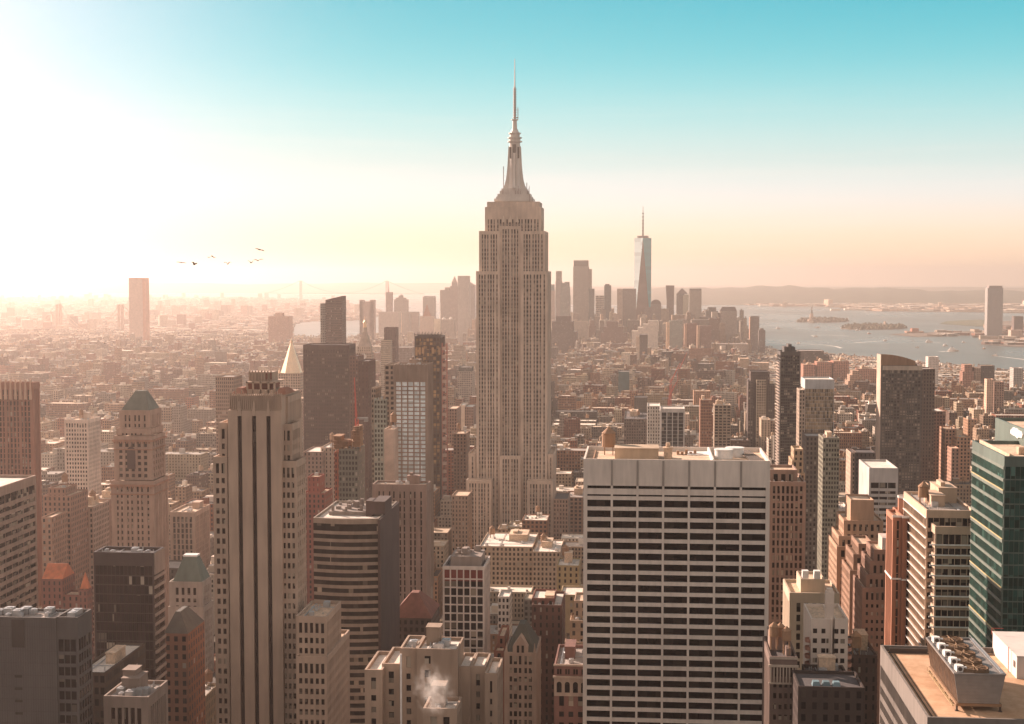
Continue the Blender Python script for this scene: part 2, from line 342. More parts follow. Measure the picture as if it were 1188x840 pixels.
def tower(name, label, short, boxes, st=None, wall=None, gl=None, roof='tan', cat='building', group=None, win=0, kit=None, spand=None):
    """boxes as (left px, right px, top px, distance Y, depth[, options]); lattice facade when st is given, else patterned"""
    bb = [px_box(b) for b in boxes]
    cx = sum(b[0]+b[1] for b in bb)/2/len(bb); root = empty(name, (cx, bb[0][2], 0), label, cat, group)
    W = MB(); G = MB(); SP = MB() if spand else None; RF = MB(); panes = []
    for (x0, x1, y0, y1, z0, z1, o) in bb:
        FOOT.append((x0, x1, y0, y1, z1))
        s2 = dict(st or {}); s2.update(o)
        if st and not o.get('solid'):
            lattice(W, G, panes, x0, x1, y0, y1, z0, z1, s2, SP)
            rim = s2.get('rim', 1.2)
        else:
            cap = o.get('cap', 2.0); rim = o.get('rim', 1.0)
            W.box(x0, x1, y0, y1, z0, z1-rim, c=(*o.get('c', (.4, .33, .27)), o.get('a', .5) if not st else 0) if not st else None, pu=o.get('pu', 3), pv=o.get('pv', 3.6), off=rnd.randrange(50))
            th = .5; cc = (*o.get('c', (.4, .33, .27)), 0) if not st else None
            for (a, b, c_, d) in ((x0, x1, y0, y0+th), (x0, x1, y1-th, y1), (x0, x0+th, y0+th, y1-th), (x1-th, x1, y0+th, y1-th)):
                W.box(a, b, c_, d, z1-rim+.002, z1, c=cc)
        t = .65
        if x1-x0 > 3 and y1-y0 > 3: RF.face([(x0+t, y0+t, z1-rim+.03), (x1-t, y0+t, z1-rim+.03), (x1-t, y1-t, z1-rim+.03), (x0+t, y1-t, z1-rim+.03)])
    W.build('wall', wall or facade(), root)
    if G.f: tag(G.build('glazing', gl, root), kind='stuff' if win else None)
    if SP and SP.f: SP.build('spandrel_panel', spand, root)
    for k in range(0, len(RF.f)):
        q_ = MB(); q_.face(RF.v[k*4:k*4+4]); q_.build('roof', ROOFS[roof], root)
    if win:
        vis = []
        for p in panes:
            q = proj((p[1], p[2], p[3]))
            if 0 < q[0] < 1188 and 0 < q[1] < 838: vis.append((-p[3], p[0] != 'N', p))
        vis.sort(key=lambda t: (t[1], t[0]) if t[1] else (t[1], t[0]))
        nN = [v for v in vis if not v[1]]; nS = [v for v in vis if v[1]]
        take = (nN[:int(win*.75)] + nS[:win])[:win] if nS else nN[:win]
        me = pane_mesh(gl)
        inv = Matrix.Translation(-root.location)
        for _, _, (side, x, y, z, ww, h) in take:
            o = bpy.data.objects.new('window', me); col.objects.link(o); o.parent = root; o.location = Vector((x, y, z))-root.location
            o.scale = (ww-.04, .1, h-.04) if side == 'N' else (.1, ww-.04, h-.04)
    if kit:
        for kk in kit:
            i, nac, tk, bk_ = kk[:4]; x0, x1, y0, y1, z0, z1, o = bb[i]
            roof_kit(root, x0, x1, y0, y1, z1-(o.get('rim', 1.0) if not st or o.get('solid') else st.get('rim', 1.2))+.04, nac, tk, bk_, wall if st else None)
    HEROS.append((short, bb))
    root['_'] = 0; del root['_']
    return root, bb
# ------------------------------------------------------------------ ground, water, far land
def sheet(name, mat, pts, z, kind='structure', thick=None):
    m = MB(); m.face([(x, y, z) for x, y in pts])
    if thick:
        n = len(pts)
        for k in range(n):
            a, b = pts[k], pts[(k+1) % n]; m.face([(*a, z-thick), (*b, z-thick), (*b, z), (*a, z)])
    o = m.build(name, mat); o['kind'] = kind; return o
def pxpoly(pp): return [(lambda g: (g.x, g.y))(gnd(*p)) for p in pp]
def inside(x, y, poly):
    c = False; n = len(poly)
    for i in range(n):
        x1, y1 = poly[i]; x2, y2 = poly[(i+1) % n]
        if (y1 > y) != (y2 > y) and x < (x2-x1)*(y-y1)/(y2-y1)+x1: c = not c
    return c
# water: rippled, reflects the sky
mw, ntw, bw_ = newmat('harbour_water'); Lw = ntw.links
bw_.inputs['Base Color'].default_value = (.135, .125, .10, 1); bw_.inputs['Specular IOR Level'].default_value = .32; bw_.inputs['Roughness'].default_value = .28
g = nd(ntw, 'ShaderNodeNewGeometry'); mp = nd(ntw, 'ShaderNodeMapping'); Lw.new(g.outputs['Position'], mp.inputs[0]); mp.inputs['Scale'].default_value = (1, .35, 1)
n1 = nd(ntw, 'ShaderNodeTexNoise'); Lw.new(mp.outputs[0], n1.inputs[0]); n1.inputs['Scale'].default_value = .02; n1.inputs['Detail'].default_value = 8; n1.inputs['Roughness'].default_value = .7
bp = nd(ntw, 'ShaderNodeBump'); bp.inputs['Strength'].default_value = .5; bp.inputs['Distance'].default_value = 6; Lw.new(n1.outputs[0], bp.inputs['Height']); Lw.new(bp.outputs[0], bw_.inputs['Normal'])
n2 = nd(ntw, 'ShaderNodeTexNoise'); mp2 = nd(ntw, 'ShaderNodeMapping'); Lw.new(g.outputs['Position'], mp2.inputs[0]); mp2.inputs['Scale'].default_value = (1, .5, 1); Lw.new(mp2.outputs[0], n2.inputs[0]); n2.inputs['Scale'].default_value = .0016; n2.inputs['Detail'].default_value = 5
Lw.new(mth(ntw, 'MULTIPLY_ADD', n2.outputs[0], .35, .12), bw_.inputs['Roughness'])
sheet('water', mw, [(40000*math.cos(a*math.pi/36), 40000*math.sin(a*math.pi/36)) for a in range(72)], 0)
M_LAND = stone('land', (.17, .13, .10), var=.35, scale=.004, streak=False)
M_GREEN = stone('park_green', (.10, .11, .06), var=.3, scale=.01, streak=False)
M_ASPH = stone('asphalt', (.055, .05, .048), var=.2, scale=.05, streak=False)
M_PAVE = stone('pavement', (.22, .19, .17), var=.2, scale=.1, streak=False)
MANH = [(-9000, -3000), (9000, -3000), (6000, 1500)] + pxpoly([(1400, 448), (1188, 434), (1150, 431), (1100, 425), (1040, 419), (1000, 416), (950, 412), (905, 408), (885, 403), (862, 395), (800, 389), (700, 385), (600, 384), (520, 385), (470, 389), (440, 396), (400, 400), (345, 399), (300, 394), (150, 391), (0, 391), (-300, 391)])
BROOK = pxpoly([(-500, 392), (-200, 391), (0, 390), (150, 390), (300, 391), (335, 390.5), (336, 380), (345, 374), (430, 371), (441, 362), (420, 357), (395, 351), (340, 347), (200, 345), (-100, 343), (-500, 342)])
sheet('street', M_ASPH, MANH, 2.0, thick=3)
sheet('brooklyn_ground', M_LAND, BROOK, 1.0)
JERSEY = pxpoly([(640, 349), (860, 353), (905, 356), (960, 356), (1000, 360), (1080, 362), (1188, 363), (1500, 366), (1500, 334), (640, 334)])
sheet('jersey_shore_ground', M_LAND, JERSEY, 1.2)
JCITY = pxpoly([(1030, 388), (1062, 391), (1110, 390), (1136, 388), (1142, 400), (1165, 402), (1188, 403), (1500, 412), (1500, 372), (1188, 372), (1150, 373), (1140, 384), (1085, 385.5)])
sheet('jersey_city_ground', M_LAND, JCITY, 1.2)
sheet('green_point', M_GREEN, pxpoly([(1090, 376), (1135, 379), (1150, 379), (1150, 371), (1120, 371.5), (1098, 373)]), 1.4)

def ridge(name, Y0, Y1, prof, mat, nx=120, seed=1):
    """hills: a height field whose skyline passes through the given points"""
    r = random.Random(seed); m = MB(); V = []; ny = 10
    xs = [p[0] for p in prof]; zs = [p[1] for p in prof]
    for j in range(ny+1):
        t = j/ny; Y = Y0+(Y1-Y0)*t; s = math.sin(math.pi*min(1, t*1.0))**.8 if t < 1 else 0
        for i in range(nx+1):
            px = xs[0]+(xs[-1]-xs[0])*i/nx
            py = float(np.interp(px, xs, zs)); top = at(px, py, (Y0+Y1)/2).z
            x = at(px, 335, (Y0+Y1)/2).x
            V.append((x*(Y/((Y0+Y1)/2)), Y, max(.5, top*s*(1+.10*math.sin(i*.37+j)+.06*math.sin(i*1.3+seed)+r.uniform(-.03, .03)) if 0 < j < ny else .5)))
    F_ = [(j*(nx+1)+i, j*(nx+1)+i+1, (j+1)*(nx+1)+i+1, (j+1)*(nx+1)+i) for j in range(ny) for i in range(nx)]
    me = bpy.data.meshes.new(name); me.from_pydata(V, [], F_); me.materials.append(mat); me.polygons.foreach_set('use_smooth', [True]*len(F_))
    o = bpy.data.objects.new(name, me); col.objects.link(o); o['kind'] = 'structure'; return o
M_HILL = stone('wooded_hill', (.05, .062, .035), var=.45, scale=.004, streak=False)
ridge('hill', 13500, 19500, [(600, 338), (680, 337), (760, 335.5), (820, 334), (870, 332.5), (930, 333.5), (1000, 334.5), (1080, 337), (1188, 338.5), (1500, 339)], M_HILL, seed=3)
ridge('far_hill', 22000, 30000, [(-600, 327), (0, 328), (250, 329), (520, 329), (640, 333), (900, 334), (1188, 333.5), (1600, 333)], M_HILL, seed=5)

# ------------------------------------------------------------------ the tall limestone tower
def px2(pxs, Y): return at(pxs, 320, Y).x
M_LIME = stone('limestone', (.60, .475, .38), var=.2)
M_LIME2 = stone('limestone_spandrel', (.32, .26, .22), var=.2)
GL_D = glass('dark_glass', (.010, .008, .009), pb=.2)
GL_W = glass('window_glass_brown', (.018, .009, .007), pb=.14)
GL_K = glass('black_glass', (.004, .003, .004), rough=.1, pb=.22, blind=(.035, .028, .024), cell=(3.1, 3.9), spec=.03, dark2=.9)
GL_G = glass('green_glass', (.02, .06, .05), rough=.08, pb=.06, blind=(.1, .2, .17))
GL_B = glass('pale_glass', (.84, .94, .97), rough=.2, pb=.1, metal=.1, blind=(.8, .8, .8), dark2=.25)  # pale sky reflection put into the glass base colour
esb = dict(pu=2.75, pv=3.75, pw=.42, sf=.40, pd=.7, sd=.18, cap=3.0, grp=3, cw=1.6)
root, bb = tower('limestone_skyscraper', 'tall limestone skyscraper with stepped shoulders, silver mast and needle antenna against the sky', 'tallest limestone skyscraper', [
    (565, 625.8, 234, 1291, 36, dict(yb=268, cap=5)),
    (562.6, 627.8, 240, 1290, 38, dict(z0=at(590, 268, 1290).z, cap=11)),
    (579.5, 604.5, 262, 1287.5, 44, {}),
    (555.7, 580, 268, 1285, 46, dict(yb=314.6)), (604, 632.3, 268, 1285, 46, dict(yb=314.6)),
    (552.3, 580, 314.6, 1282, 52, {}), (604, 635.2, 314.6, 1282, 52, {}),
    (579.8, 604.2, 529, 1278, 3.5, {}),
    (541, 570, 557, 1270, 12, {}), (611.5, 641.5, 558, 1270, 12, {}),
    (543.5, 552, 526, 1284, 46, {}), (635.5, 642, 527, 1284, 46, {})],
    st=esb, wall=M_LIME, gl=GL_D, spand=M_LIME2, roof='tan', win=100, cat='skyscraper')
YC = 1308; CX = (bb[1][0]+bb[1][1])/2; ZD = at(595, 234, YC).z
def zpy(py): return at(596, py, YC).z
def mpx(n, Y=YC): return n*Y/1682
S0 = stone
M_MAST = stone('mast_metal', (.66, .60, .54), .5, .08, metal=.1)
m = MB()
for (w1, ya, yb) in ((45, 233.6, 231), (41, 231, 228.5), (38, 228.5, 225.5), (33, 225.5, 222), (29, 222, 219)):
    h = mpx(w1)/2; m.box(CX-h, CX+h, YC-h*.62, YC+h*.62, zpy(ya)-.5, zpy(yb)-.02)
m.build('deck_tier', M_MAST, root)
m = MB()
for ya, yb, ra, rb in ((219, 214, 8.3, 7.4), (214, 205, 7.4, 6.9), (205, 190, 6.9, 6.6), (190, 170, 6.6, 6.3), (170, 165, 6.3, 6.3)):
    m.prism(CX, YC, mpx(ra), mpx(rb), zpy(ya), zpy(yb), 16, ph=.2, cap=False)
m.build('mast', M_MAST, root)
m = MB()
for s in (-1, 1):      # winged buttresses at the mast's foot
    for q in (0, 1):
        prof = [(219, 13.5), (214, 11.5), (208, 10), (200, 9), (190, 8.2), (178, 7.6), (170, 7.2)]
        for (ya, ra), (yb, rb) in zip(prof, prof[1:]):
            ra, rb = mpx(ra)*s, mpx(rb)*s; t = mpx(1.6)
            if q == 0: m.frustum(min(ra, 0)+CX, max(ra, 0)+CX, YC-t, YC+t, zpy(ya), min(rb, 0)+CX, max(rb, 0)+CX, YC-t, YC+t, zpy(yb))
            else: m.frustum(CX-t, CX+t, YC+min(ra, 0), YC+max(ra, 0), zpy(ya), CX-t, CX+t, YC+min(rb, 0), YC+max(rb, 0), zpy(yb))
m.build('mast_buttress', M_MAST, root)
m = MB()
for k in range(4):
    a = math.pi/4+k*math.pi/2; r_ = mpx(6.5)
    m.box(CX+r_*math.cos(a)-.7, CX+r_*math.cos(a)+.7, YC+r_*math.sin(a)-.7, YC+r_*math.sin(a)+.7, zpy(184), zpy(171))
m.box(CX-1.5, CX+1.5, YC-mpx(7.6), YC-mpx(5), zpy(216), zpy(168))
m.build('mast_window', S0('mast_glazing', (.20, .18, .16)), root)
m = MB()
for ya, yb, ra, rb in ((165, 163.8, 8.6, 8.6), (163.8, 160.6, 6.6, 6.6), (160.6, 159.4, 8.3, 8.3), (159.4, 155.4, 5.9, 5.9), (155.4, 154.2, 7.2, 7.2), (154.2, 150, 5.2, 3.4), (150, 139.5, 2.9, 2.4), (139.5, 138.4, 4.2, 4.2)):
    m.prism(CX, YC, mpx(ra), mpx(rb), zpy(ya), zpy(yb), 16)
m.build('dome', M_MAST, root)
M_ANT = plain('antenna_steel', (.42, .33, .30), .5, .3)
m = MB()
m.prism(CX, YC, mpx(1.3), mpx(1.1), zpy(138.4), zpy(101), 6); m.prism(CX, YC, mpx(.75), mpx(.3), zpy(101), zpy(68), 6)
for k in range(12):
    z = zpy(137-k*3); m.prism(CX, YC, mpx(2.1), mpx(2.1), z, z+.9, 8)
m.box(CX+mpx(3.3), CX+mpx(4.1), YC-.5, YC+.5, zpy(138), zpy(125)); m.box(CX, CX+mpx(3.6), YC-.3, YC+.3, zpy(137), zpy(136)); m.box(CX, CX+mpx(3.6), YC-.3, YC+.3, zpy(128), zpy(127.4))
m.build('antenna', M_ANT, root)
m = MB(); r = random.Random(4)
for k in range(22):
    x = CX+mpx(r.uniform(-22, 22)); y = YC-r.uniform(5, 14); z0 = zpy(234+0)-1 if abs(x-CX) > mpx(18) else zpy(226); m.beam((x, y, z0), (x, y, z0+r.uniform(2, 8)), .18)
m.beam((CX-mpx(13), YC, zpy(219)), (CX-mpx(13), YC, zpy(193)), .3); m.beam((CX+mpx(14), YC, zpy(222)), (CX+mpx(14), YC, zpy(212)), .3)
m.build('small_antenna', M_ANT, root)
m = MB()
for k in (-1, 0, 1):
    cxk = px2(592+k*7.8, 1287.5); zk = at(592, 258, 1287.4).z
    m.frustum(cxk-1.8, cxk+1.8, 1286.6, 1287.6, zk, cxk-.1, cxk+.1, 1287.2, 1287.6, zk+6)
m.build('window_head_ornament', stone('pale_ornament', (.75, .62, .5)), root)

# ------------------------------------------------------------------ broad office slab with black window bands
grc = dict(pu=9.2, pv=3.86, pw=.085, sf=.35, pd=1.0, sd=.8, cap=9.6, rim=1.6, cw=1.0)
M_TRAV = stone('travertine', (.70, .62, .55), var=.13, scale=.08)
root, bb = tower('office_slab', 'broad travertine office slab with seven columns of black window bands and a flat tan roof', 'broad slab with black window bands', [(677, 893.5, 533.5, 520, 40)], st=grc, wall=M_TRAV, gl=GL_K, win=100, cat='office block')
x0, x1, y0, y1, z0, z1, o = bb[0]; zt = z1-9.6
m = MB(); bwid = (x1-x0-2)/round((x1-x0-2)/9.2)
for k in range(1, round((x1-x0-2)/9.2)):
    m.box(x0+1+k*bwid-.35, x0+1+k*bwid+.35, y0-.22, y0, zt+.1, z1-.4)
m.build('wall_joint', stone('travertine_joint', (.33, .29, .26)), root)
m = MB(); m.box(x0+1, x1-1, y0+.26, y0+1.0, zt-3.2, zt-1.1); m.build('upper_band', M_TRAV, root)
zr = z1-1.55
m = MB(); m.box(x0+11, x0+27, y0+12, y0+24, zr, zr+3.8); m.box(x0+10.8, x0+27.2, y0+11.8, y0+24.2, zr+3.8, zr+4.2); m.build('roof_house', stone('roof_house', (.5, .38, .27)), root)
water_tank(root, x0+8.5, y0+26, zr, 2.6, random.Random(3))
m = MB(); m.box(x0+29, x0+32, y0+13, y0+16, zr, zr+4); m.box(x0+28.6, x0+32.4, y0+12.6, y0+16.4, zr+4, zr+4.4); m.prism(x0+30.5, y0+14.5, .8, .8, zr+4.4, zr+6, 10); m.build('lift_house', M_ROOFTAN, root)
for k, xx in enumerate((51, 55.5)):
    m = MB(); m.prism(x0+xx, y0+18+k*6, 3.3, 3.3, zr, zr+3.2, 24); m.prism(x0+xx, y0+18+k*6, 3.5, 3.5, zr+3.2, zr+3.5, 24); m.build('round_tank', M_WHITE, root)
m = MB(); m.box(x0+46, x0+46.6, y0+1, y0+38, zr, zr+1.8); m.box(x0+38, x0+46, y0+26, y0+36, zr, zr+.4); m.build('roof_wall', M_WHITE, root)
m = MB()
for k in range(7): m.beam((x0+60+k*.7, y0+4, zr+1.2), (x0+57+k*.7, y0+34, zr+1.2), .12)
m.build('roof_rail', plain('dark_steel', (.08, .06, .05), .6), root)
m = MB()
for k in range(5): m.box(x0+34+k*1.6, x0+35+k*1.6, y0+28, y0+30, zr, zr+rnd.uniform(.8, 2.4))
m.box(x0+28, x0+45, y0+9, y0+9.5, zr, zr+.5); m.box(x0+3, x0+3.5, y0+4, y0+36, zr, zr+.5); m.build('roof_vent', M_TANK, root)

# ------------------------------------------------------------------ art deco tower with three dark vertical strips
M_DECO = stone('deco_brick', (.46, .34, .26), var=.16)
Y5 = 540
dec = dict(pu=2.1, pv=3.9, pw=.42, sf=.45, pd=.5, sd=.4, cap=2.5, cw=.6)
root, bb = tower('art_deco_tower', 'pale brick setback tower with three dark vertical window strips and a fluted crown', 'fluted tower with three dark strips', [
    (247, 263.5, 530, Y5+1, 26, {}), (254, 263.5, 490, Y5+2, 20, dict(z0=at(255, 529, Y5+2).z)),
    (324.5, 344, 535, Y5+1.5, 15, dict(W=dict(pu=3.6, pw=.5))), (324.5, 339, 492, Y5+4, 13, dict(z0=at(330, 534, Y5+4).z)),
    (343.5, 379, 715, Y5-14, 26, {}), (343.5, 379.3, 762, Y5-17, 42, {}), (324.5, 334, 460, Y5+7, 22, dict(z0=at(330, 491, Y5+7).z, pu=1.6, pw=.6, sf=0))],
    st=dec, wall=M_DECO, gl=GL_W, win=100, kit=[(4, 3, 0, 0)], cat='tower')
xa, xb, z6 = px2(262.8, Y5), px2(324.8, Y5), at(290, 476, Y5).z
m = MB(); strips = [(274, 279), (290.8, 295.8), (307.6, 312.6)]
ed = [262.8]+[v for s in strips for v in s]+[324.8]
for k in range(0, len(ed), 2): m.box(px2(ed[k], Y5), px2(ed[k+1], Y5), Y5-.6, Y5+34, 0, z6)
zs = at(290, 487, Y5).z
m.box(xa+.1, xb-.1, Y5+.9, Y5+33, 0, z6-.2)
for a, b in strips:
    xa_, xb_ = px2(a, Y5), px2(b, Y5); m.box(xa_, xb_, Y5-.5, Y5+.9, zs+1.5, z6-.1)
    xc = (xa_+xb_)/2; m.frustum(xa_, xb_, Y5-.7, Y5-.5, zs+1.5, xc-.4, xc+.4, Y5-.7, Y5-.5, z6+3.5)
m.build('central_shaft', M_DECO, root)
for a, b in strips:
    m = MB(); m.box(px2(a, Y5)-.1, px2(b, Y5)+.1, Y5+.55, Y5+.95, 0, zs+1.5); m.build('window_strip', glass('strip_glass', (.022, .010, .009), pb=.03, rough=.3, spec=.08, cell=(40, 3.9)), root)
m = MB(); zc0, zc1 = z6, at(295, 455, Y5).z
m.box(px2(265, Y5), px2(325, Y5), Y5+.3, Y5+30, zc0, zc1-1.2)
n = 26
for k in range(n+1):
    x = px2(265, Y5)+(px2(325, Y5)-px2(265, Y5))*k/n; m.box(x-.16, x+.16, Y5-.15, Y5+.3, zc0+.3, zc1+(0.7 if k % 3 == 0 else -.4))
m.build('fluted_crown', M_DECO, root)
m = MB(); za, zb_ = zc1-1.2, at(300, 443, Y5+8).z
m.box(px2(284, Y5+8), px2(317, Y5+8), Y5+8, Y5+24, za, za+1.5)
for px in (284, 291, 300, 309, 316): m.box(px2(px, Y5+8), px2(px, Y5+8)+.7, Y5+8, Y5+8.7, za, zb_)
m.box(px2(284, Y5+8), px2(317.5, Y5+8), Y5+8, Y5+24, zb_-.6, zb_)
m.build('roof_frame', stone('deco_trim', (.55, .40, .30)), root)
m = MB(); m.box(px2(285.5, Y5+11), px2(315, Y5+11), Y5+10, Y5+22, za+1, zb_-.6); m.build('penthouse', stone('rust_brick', (.24, .10, .07)), root)
m = MB(); zz = at(300, 430, Y5+11).z
m.box(px2(287.5, Y5+11), px2(314.5, Y5+11), Y5+11, Y5+20, zb_, zz-.6)
for k in range(8): m.box(px2(287.5+k*3.6, Y5+11), px2(289+k*3.6, Y5+11), Y5+10.6, Y5+11, zb_, zz)
m.build('lift_house', M_DECO, root)
m = MB()
for px in (307, 312): m.box(px2(px, Y5+10.5), px2(px+2.2, Y5+10.5), Y5+10.5, Y5+10.58, zb_+.8, zz-.8)
m.build('louvre', stone('rust_brick', (.24, .10, .07)), root)
m = MB()
for a, b in ((267, 283), (317, 331)):
    m.frustum(px2(a, Y5+3), px2(b, Y5+3), Y5+2, Y5+18, zc1-1, px2((a+b)/2-3, Y5+3), px2((a+b)/2+3, Y5+3), Y5+6, Y5+12, zc1+1.2)
m.build('pitched_roof', stone('rust_roof', (.30, .13, .08)), root)

# ------------------------------------------------------------------ other hand-placed buildings
GRP = 'city towers'
S = stone
bands = dict(pu=6.0, pv=3.5, pw=.06, sf=.42, pd=.25, sd=.5, cap=2.2, cw=.8)
root, bb = tower('banded_office', 'bow-fronted office block with tan horizontal bands, dark windowless flank and dark box on its roof', 'bow-fronted banded office block', [(363.5, 439, 601, 640, 50, dict(W=dict(blank=True)))], st=bands, wall=S('tan_concrete', (.29, .235, .19)), gl=GL_D, win=100, roof='pale', cat='office block', group=None)
x0, x1, y0, y1, z0, z1, o = bb[0]
m = MB(); 
for k in range(int((z1-60)/3.5)):      # the bow of the front
    zt = z1-2.2-k*3.5
    pts = [(x0+(x1-x0)*t/12, y0-2.6*math.sin(math.pi*t/12)) for t in range(13)]
    for (a, b), (c_, d) in zip(pts, pts[1:]):
        zl, zh = zt-1.45 if k else zt-.2, zt+(0 if k else 2.2)
        m.face([(a, b, zl), (c_, d, zl), (c_, d, zh), (a, b, zh)]); m.face([(a, b, zh), (c_, d, zh), (c_, y0, zh), (a, y0, zh)]); m.face([(a, y0, zl), (c_, y0, zl), (c_, d, zl), (a, b, zl)])
m.build('bowed_band', S('tan_concrete', (.29, .235, .19)), root)
m = MB()
pts = [(x0+(x1-x0)*t/12, y0-2.1*math.sin(math.pi*t/12)) for t in range(13)]
for (a, b), (c_, d) in zip(pts, pts[1:]): m.face([(a, b, 0), (c_, d, 0), (c_, d, z1-2.3), (a, b, z1-2.3)])
m.build('bowed_glazing', glass('bow_glass', (.022, .018, .017), pb=.04, cell=(2.1, 3.5)), root)
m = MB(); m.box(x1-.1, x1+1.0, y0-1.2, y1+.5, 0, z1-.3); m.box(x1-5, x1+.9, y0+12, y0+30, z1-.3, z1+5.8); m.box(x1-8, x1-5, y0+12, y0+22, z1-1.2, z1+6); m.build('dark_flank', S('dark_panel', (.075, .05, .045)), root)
m = MB(); zr = z1-1
for k in range(16): a = x0+4+rnd.uniform(0, 17); b = y0+14+rnd.uniform(0, 22); s_ = rnd.uniform(.8, 2.4); m.box(a, a+s_, b, b+s_, zr+1.6, zr+1.6+rnd.uniform(.8, 3.6))
m.box(x0+4, x0+22, y0+14, y0+38, zr, zr+1.6); m.build('roof_machinery', S('machinery', (.3, .25, .22)), root)
vert = dict(pu=3.0, pv=3.8, pw=.5, sf=.25, pd=.7, sd=.15, cap=4, cw=2)
tower('stone_office', 'brown stone office block with tall vertical window slots, below the pale glass grid tower', 'brown block of vertical slots', [(432, 495, 562, 800, 15, dict(grp=2))], st=vert, wall=S('brown_stone', (.27, .19, .155)), gl=GL_W, win=100, kit=[(0, 6, 0, 1)], cat='office block')
gw = dict(pu=4.2, pv=2.75, pw=.2, sf=.26, pd=.7, sd=.4, cap=11.5, cw=1.2)
root, bb = tower('glass_grid_tower', 'tower of pale sky-toned window squares in a brown grid under a ribbed brown crown', 'pale glass grid tower', [(456.5, 496, 423, 950, 23, dict(W=dict(blank=True)))], st=gw, wall=S('brown_concrete', (.33, .25, .20)), gl=GL_B, win=100, cat='tower', kit=[(0, 4, 0, 1)])
x0, x1, y0, y1, z0, z1, o = bb[0]; m = MB()
for k in range(12): x = x0+(x1-x0)*k/11; m.box(x-.35, x+.35, y0-.6, y0, z1-11, z1+.6)
for k in range(8): y = y0+(y1-y0)*k/7; m.box(x1, x1+.5, y-.35, y+.35, 60, z1+.5)
m.build('crown_rib', S('brown_concrete', (.33, .25, .20)), root)
tower('glass_tower', 'slim greenish glass tower stepping up behind the pale glass grid tower', 'slim greenish glass tower', [(434, 448, 463, 1010, 26, dict(c=(.25, .27, .23), a=.6, pu=2, pv=3.4)), (446, 458, 423, 1015, 26, dict(c=(.30, .23, .18), a=.6, pu=3)), (431, 436, 450, 1022, 22, dict(c=(.3, .24, .19), a=.6, pu=2))], roof='tan', cat='tower', kit=[(0, 4, 0, 1)])
tower('blank_wall_building', 'pale building with a windowless party wall at the foot of the pale glass grid tower', 'pale windowless party wall', [(445.5, 457.5, 498, 935, 20, dict(c=(.62, .47, .38), a=0))], cat='building', kit=[(0, 1, 1, 0)])
root, bb = tower('black_tower', 'black tower with pale vertical mullions and an open amber-panelled crown', 'black tower with amber crown', [(481, 511.5, 390, 1400, 30, dict(z0=0))], st=dict(pu=3.4, pv=3.6, pw=.2, sf=.18, pd=.5, sd=.1, cap=1.5, cw=1.2), wall=S('black_frame', (.055, .045, .04), .5), gl=glass('amber_glass', (.09, .06, .04), pb=.3, blind=(.5, .33, .17)), win=60, roof='dark', cat='skyscraper')  # amber comes from the panel and glass colours
x0, x1, y0, y1, z0, z1, o = bb[0]; m = MB()
for k in range(9): x = x0+(x1-x0)*k/8; m.box(x-.25, x+.25, y0-.3, y0+.3, z1, z1+3.2)
for k in range(9): x = x0+(x1-x0)*k/8; m.box(x-.25, x+.25, y1-.3, y1+.3, z1, z1+3.0)
m.box(x0, x1, y0-.2, y0+.2, z1+1.4, z1+1.9); m.build('crown_frame', S('black_frame', (.055, .045, .04), .5), root)
m = MB()
for k in range(8):
    if k in (1, 2, 5, 7, 0): a = x0+(x1-x0)*(k+.2)/8; m.box(a, a+2.2, y0-.35, y0-.1, z1-19+(k % 3), z1-11); 
m.build('amber_panel', plain('amber_panel', (.40, .25, .13), .5), root)
root = empty('construction_hoist', (px2(515, 1395), 1395, 0), 'red and white scaffold hoist climbing the flank of the black tower', 'hoist')
m = MB(); xa, xb = px2(512.5, 1395), px2(518, 1395); zt = at(515, 398, 1395).z
for z in range(0, int(zt), 4):
    m.beam((xa, 1395, z), (xb, 1395, z+4), .25); m.beam((xa, 1399, z), (xb, 1399, z+4), .25); m.beam((xa, 1395, z), (xb, 1395, z), .3)
for a in (xa, xb):
    for b in (1395, 1399): m.beam((a, b, 0), (a, b, zt), .35)
m.build('mast', plain('red_steel', (.33, .13, .10), .6), root)
m = MB()
for z in range(6, int(zt), 8): m.box(xa+.3, xb-.3, 1394.6, 1399.4, z, z+3)
m.build('hoist_cage', S('hoist_grey', (.42, .32, .27)), root)
# dark slab and its neighbours
tower('dark_slab', 'wide dark brown slab of fine windows beyond the gilded pyramid tower', 'wide dark brown slab', [(351.5, 405, 400, 1500, 35)], st=dict(pu=1.7, pv=3.7, pw=.45, sf=.4, pd=.3, sd=.2, cap=5, cw=1), wall=S('dark_brown_metal', (.085, .055, .045)), gl=glass('brown_glass', (.05, .032, .028), pb=.08), win=60, roof='dark', cat='office block')
tower('brown_tower', 'narrow windowless brown tower end beside the wide dark slab', 'narrow brown tower end', [(405.5, 415.5, 413, 1420, 30, dict(c=(.17, .10, .08), a=.3)), (415, 427, 419, 1380, 40, dict(c=(.10, .06, .05), a=.15))], roof='dark', cat='tower')
root, bb = tower('gilded_pyramid_tower', 'stone tower topped by a gleaming gilded pyramid', 'gilded pyramid tower', [(319, 351, 452, 1840, 36, dict(c=(.48, .36, .28), a=.5, pu=3)), (323, 348, 433, 1845, 27, dict(c=(.52, .40, .31), a=.5, pu=3))], roof='tan', cat='tower')
x0, x1, y0, y1, z0, z1, o = bb[1]; xc, yc = (x0+x1)/2, (y0+y1)/2
m = MB(); m.prism(xc, yc, (x1-x0)*.5, 1.6, z1, at(335, 398, yc).z, 8, ph=math.pi/8); m.prism(xc, yc, 1.7, 1.7, at(335, 398, yc).z, at(335, 396, yc).z, 8); m.prism(xc, yc, 1.4, 0, at(335, 396, yc).z, at(335, 391, yc).z, 8); m.build('gilded_roof', M_GOLD, root)
m = MB()
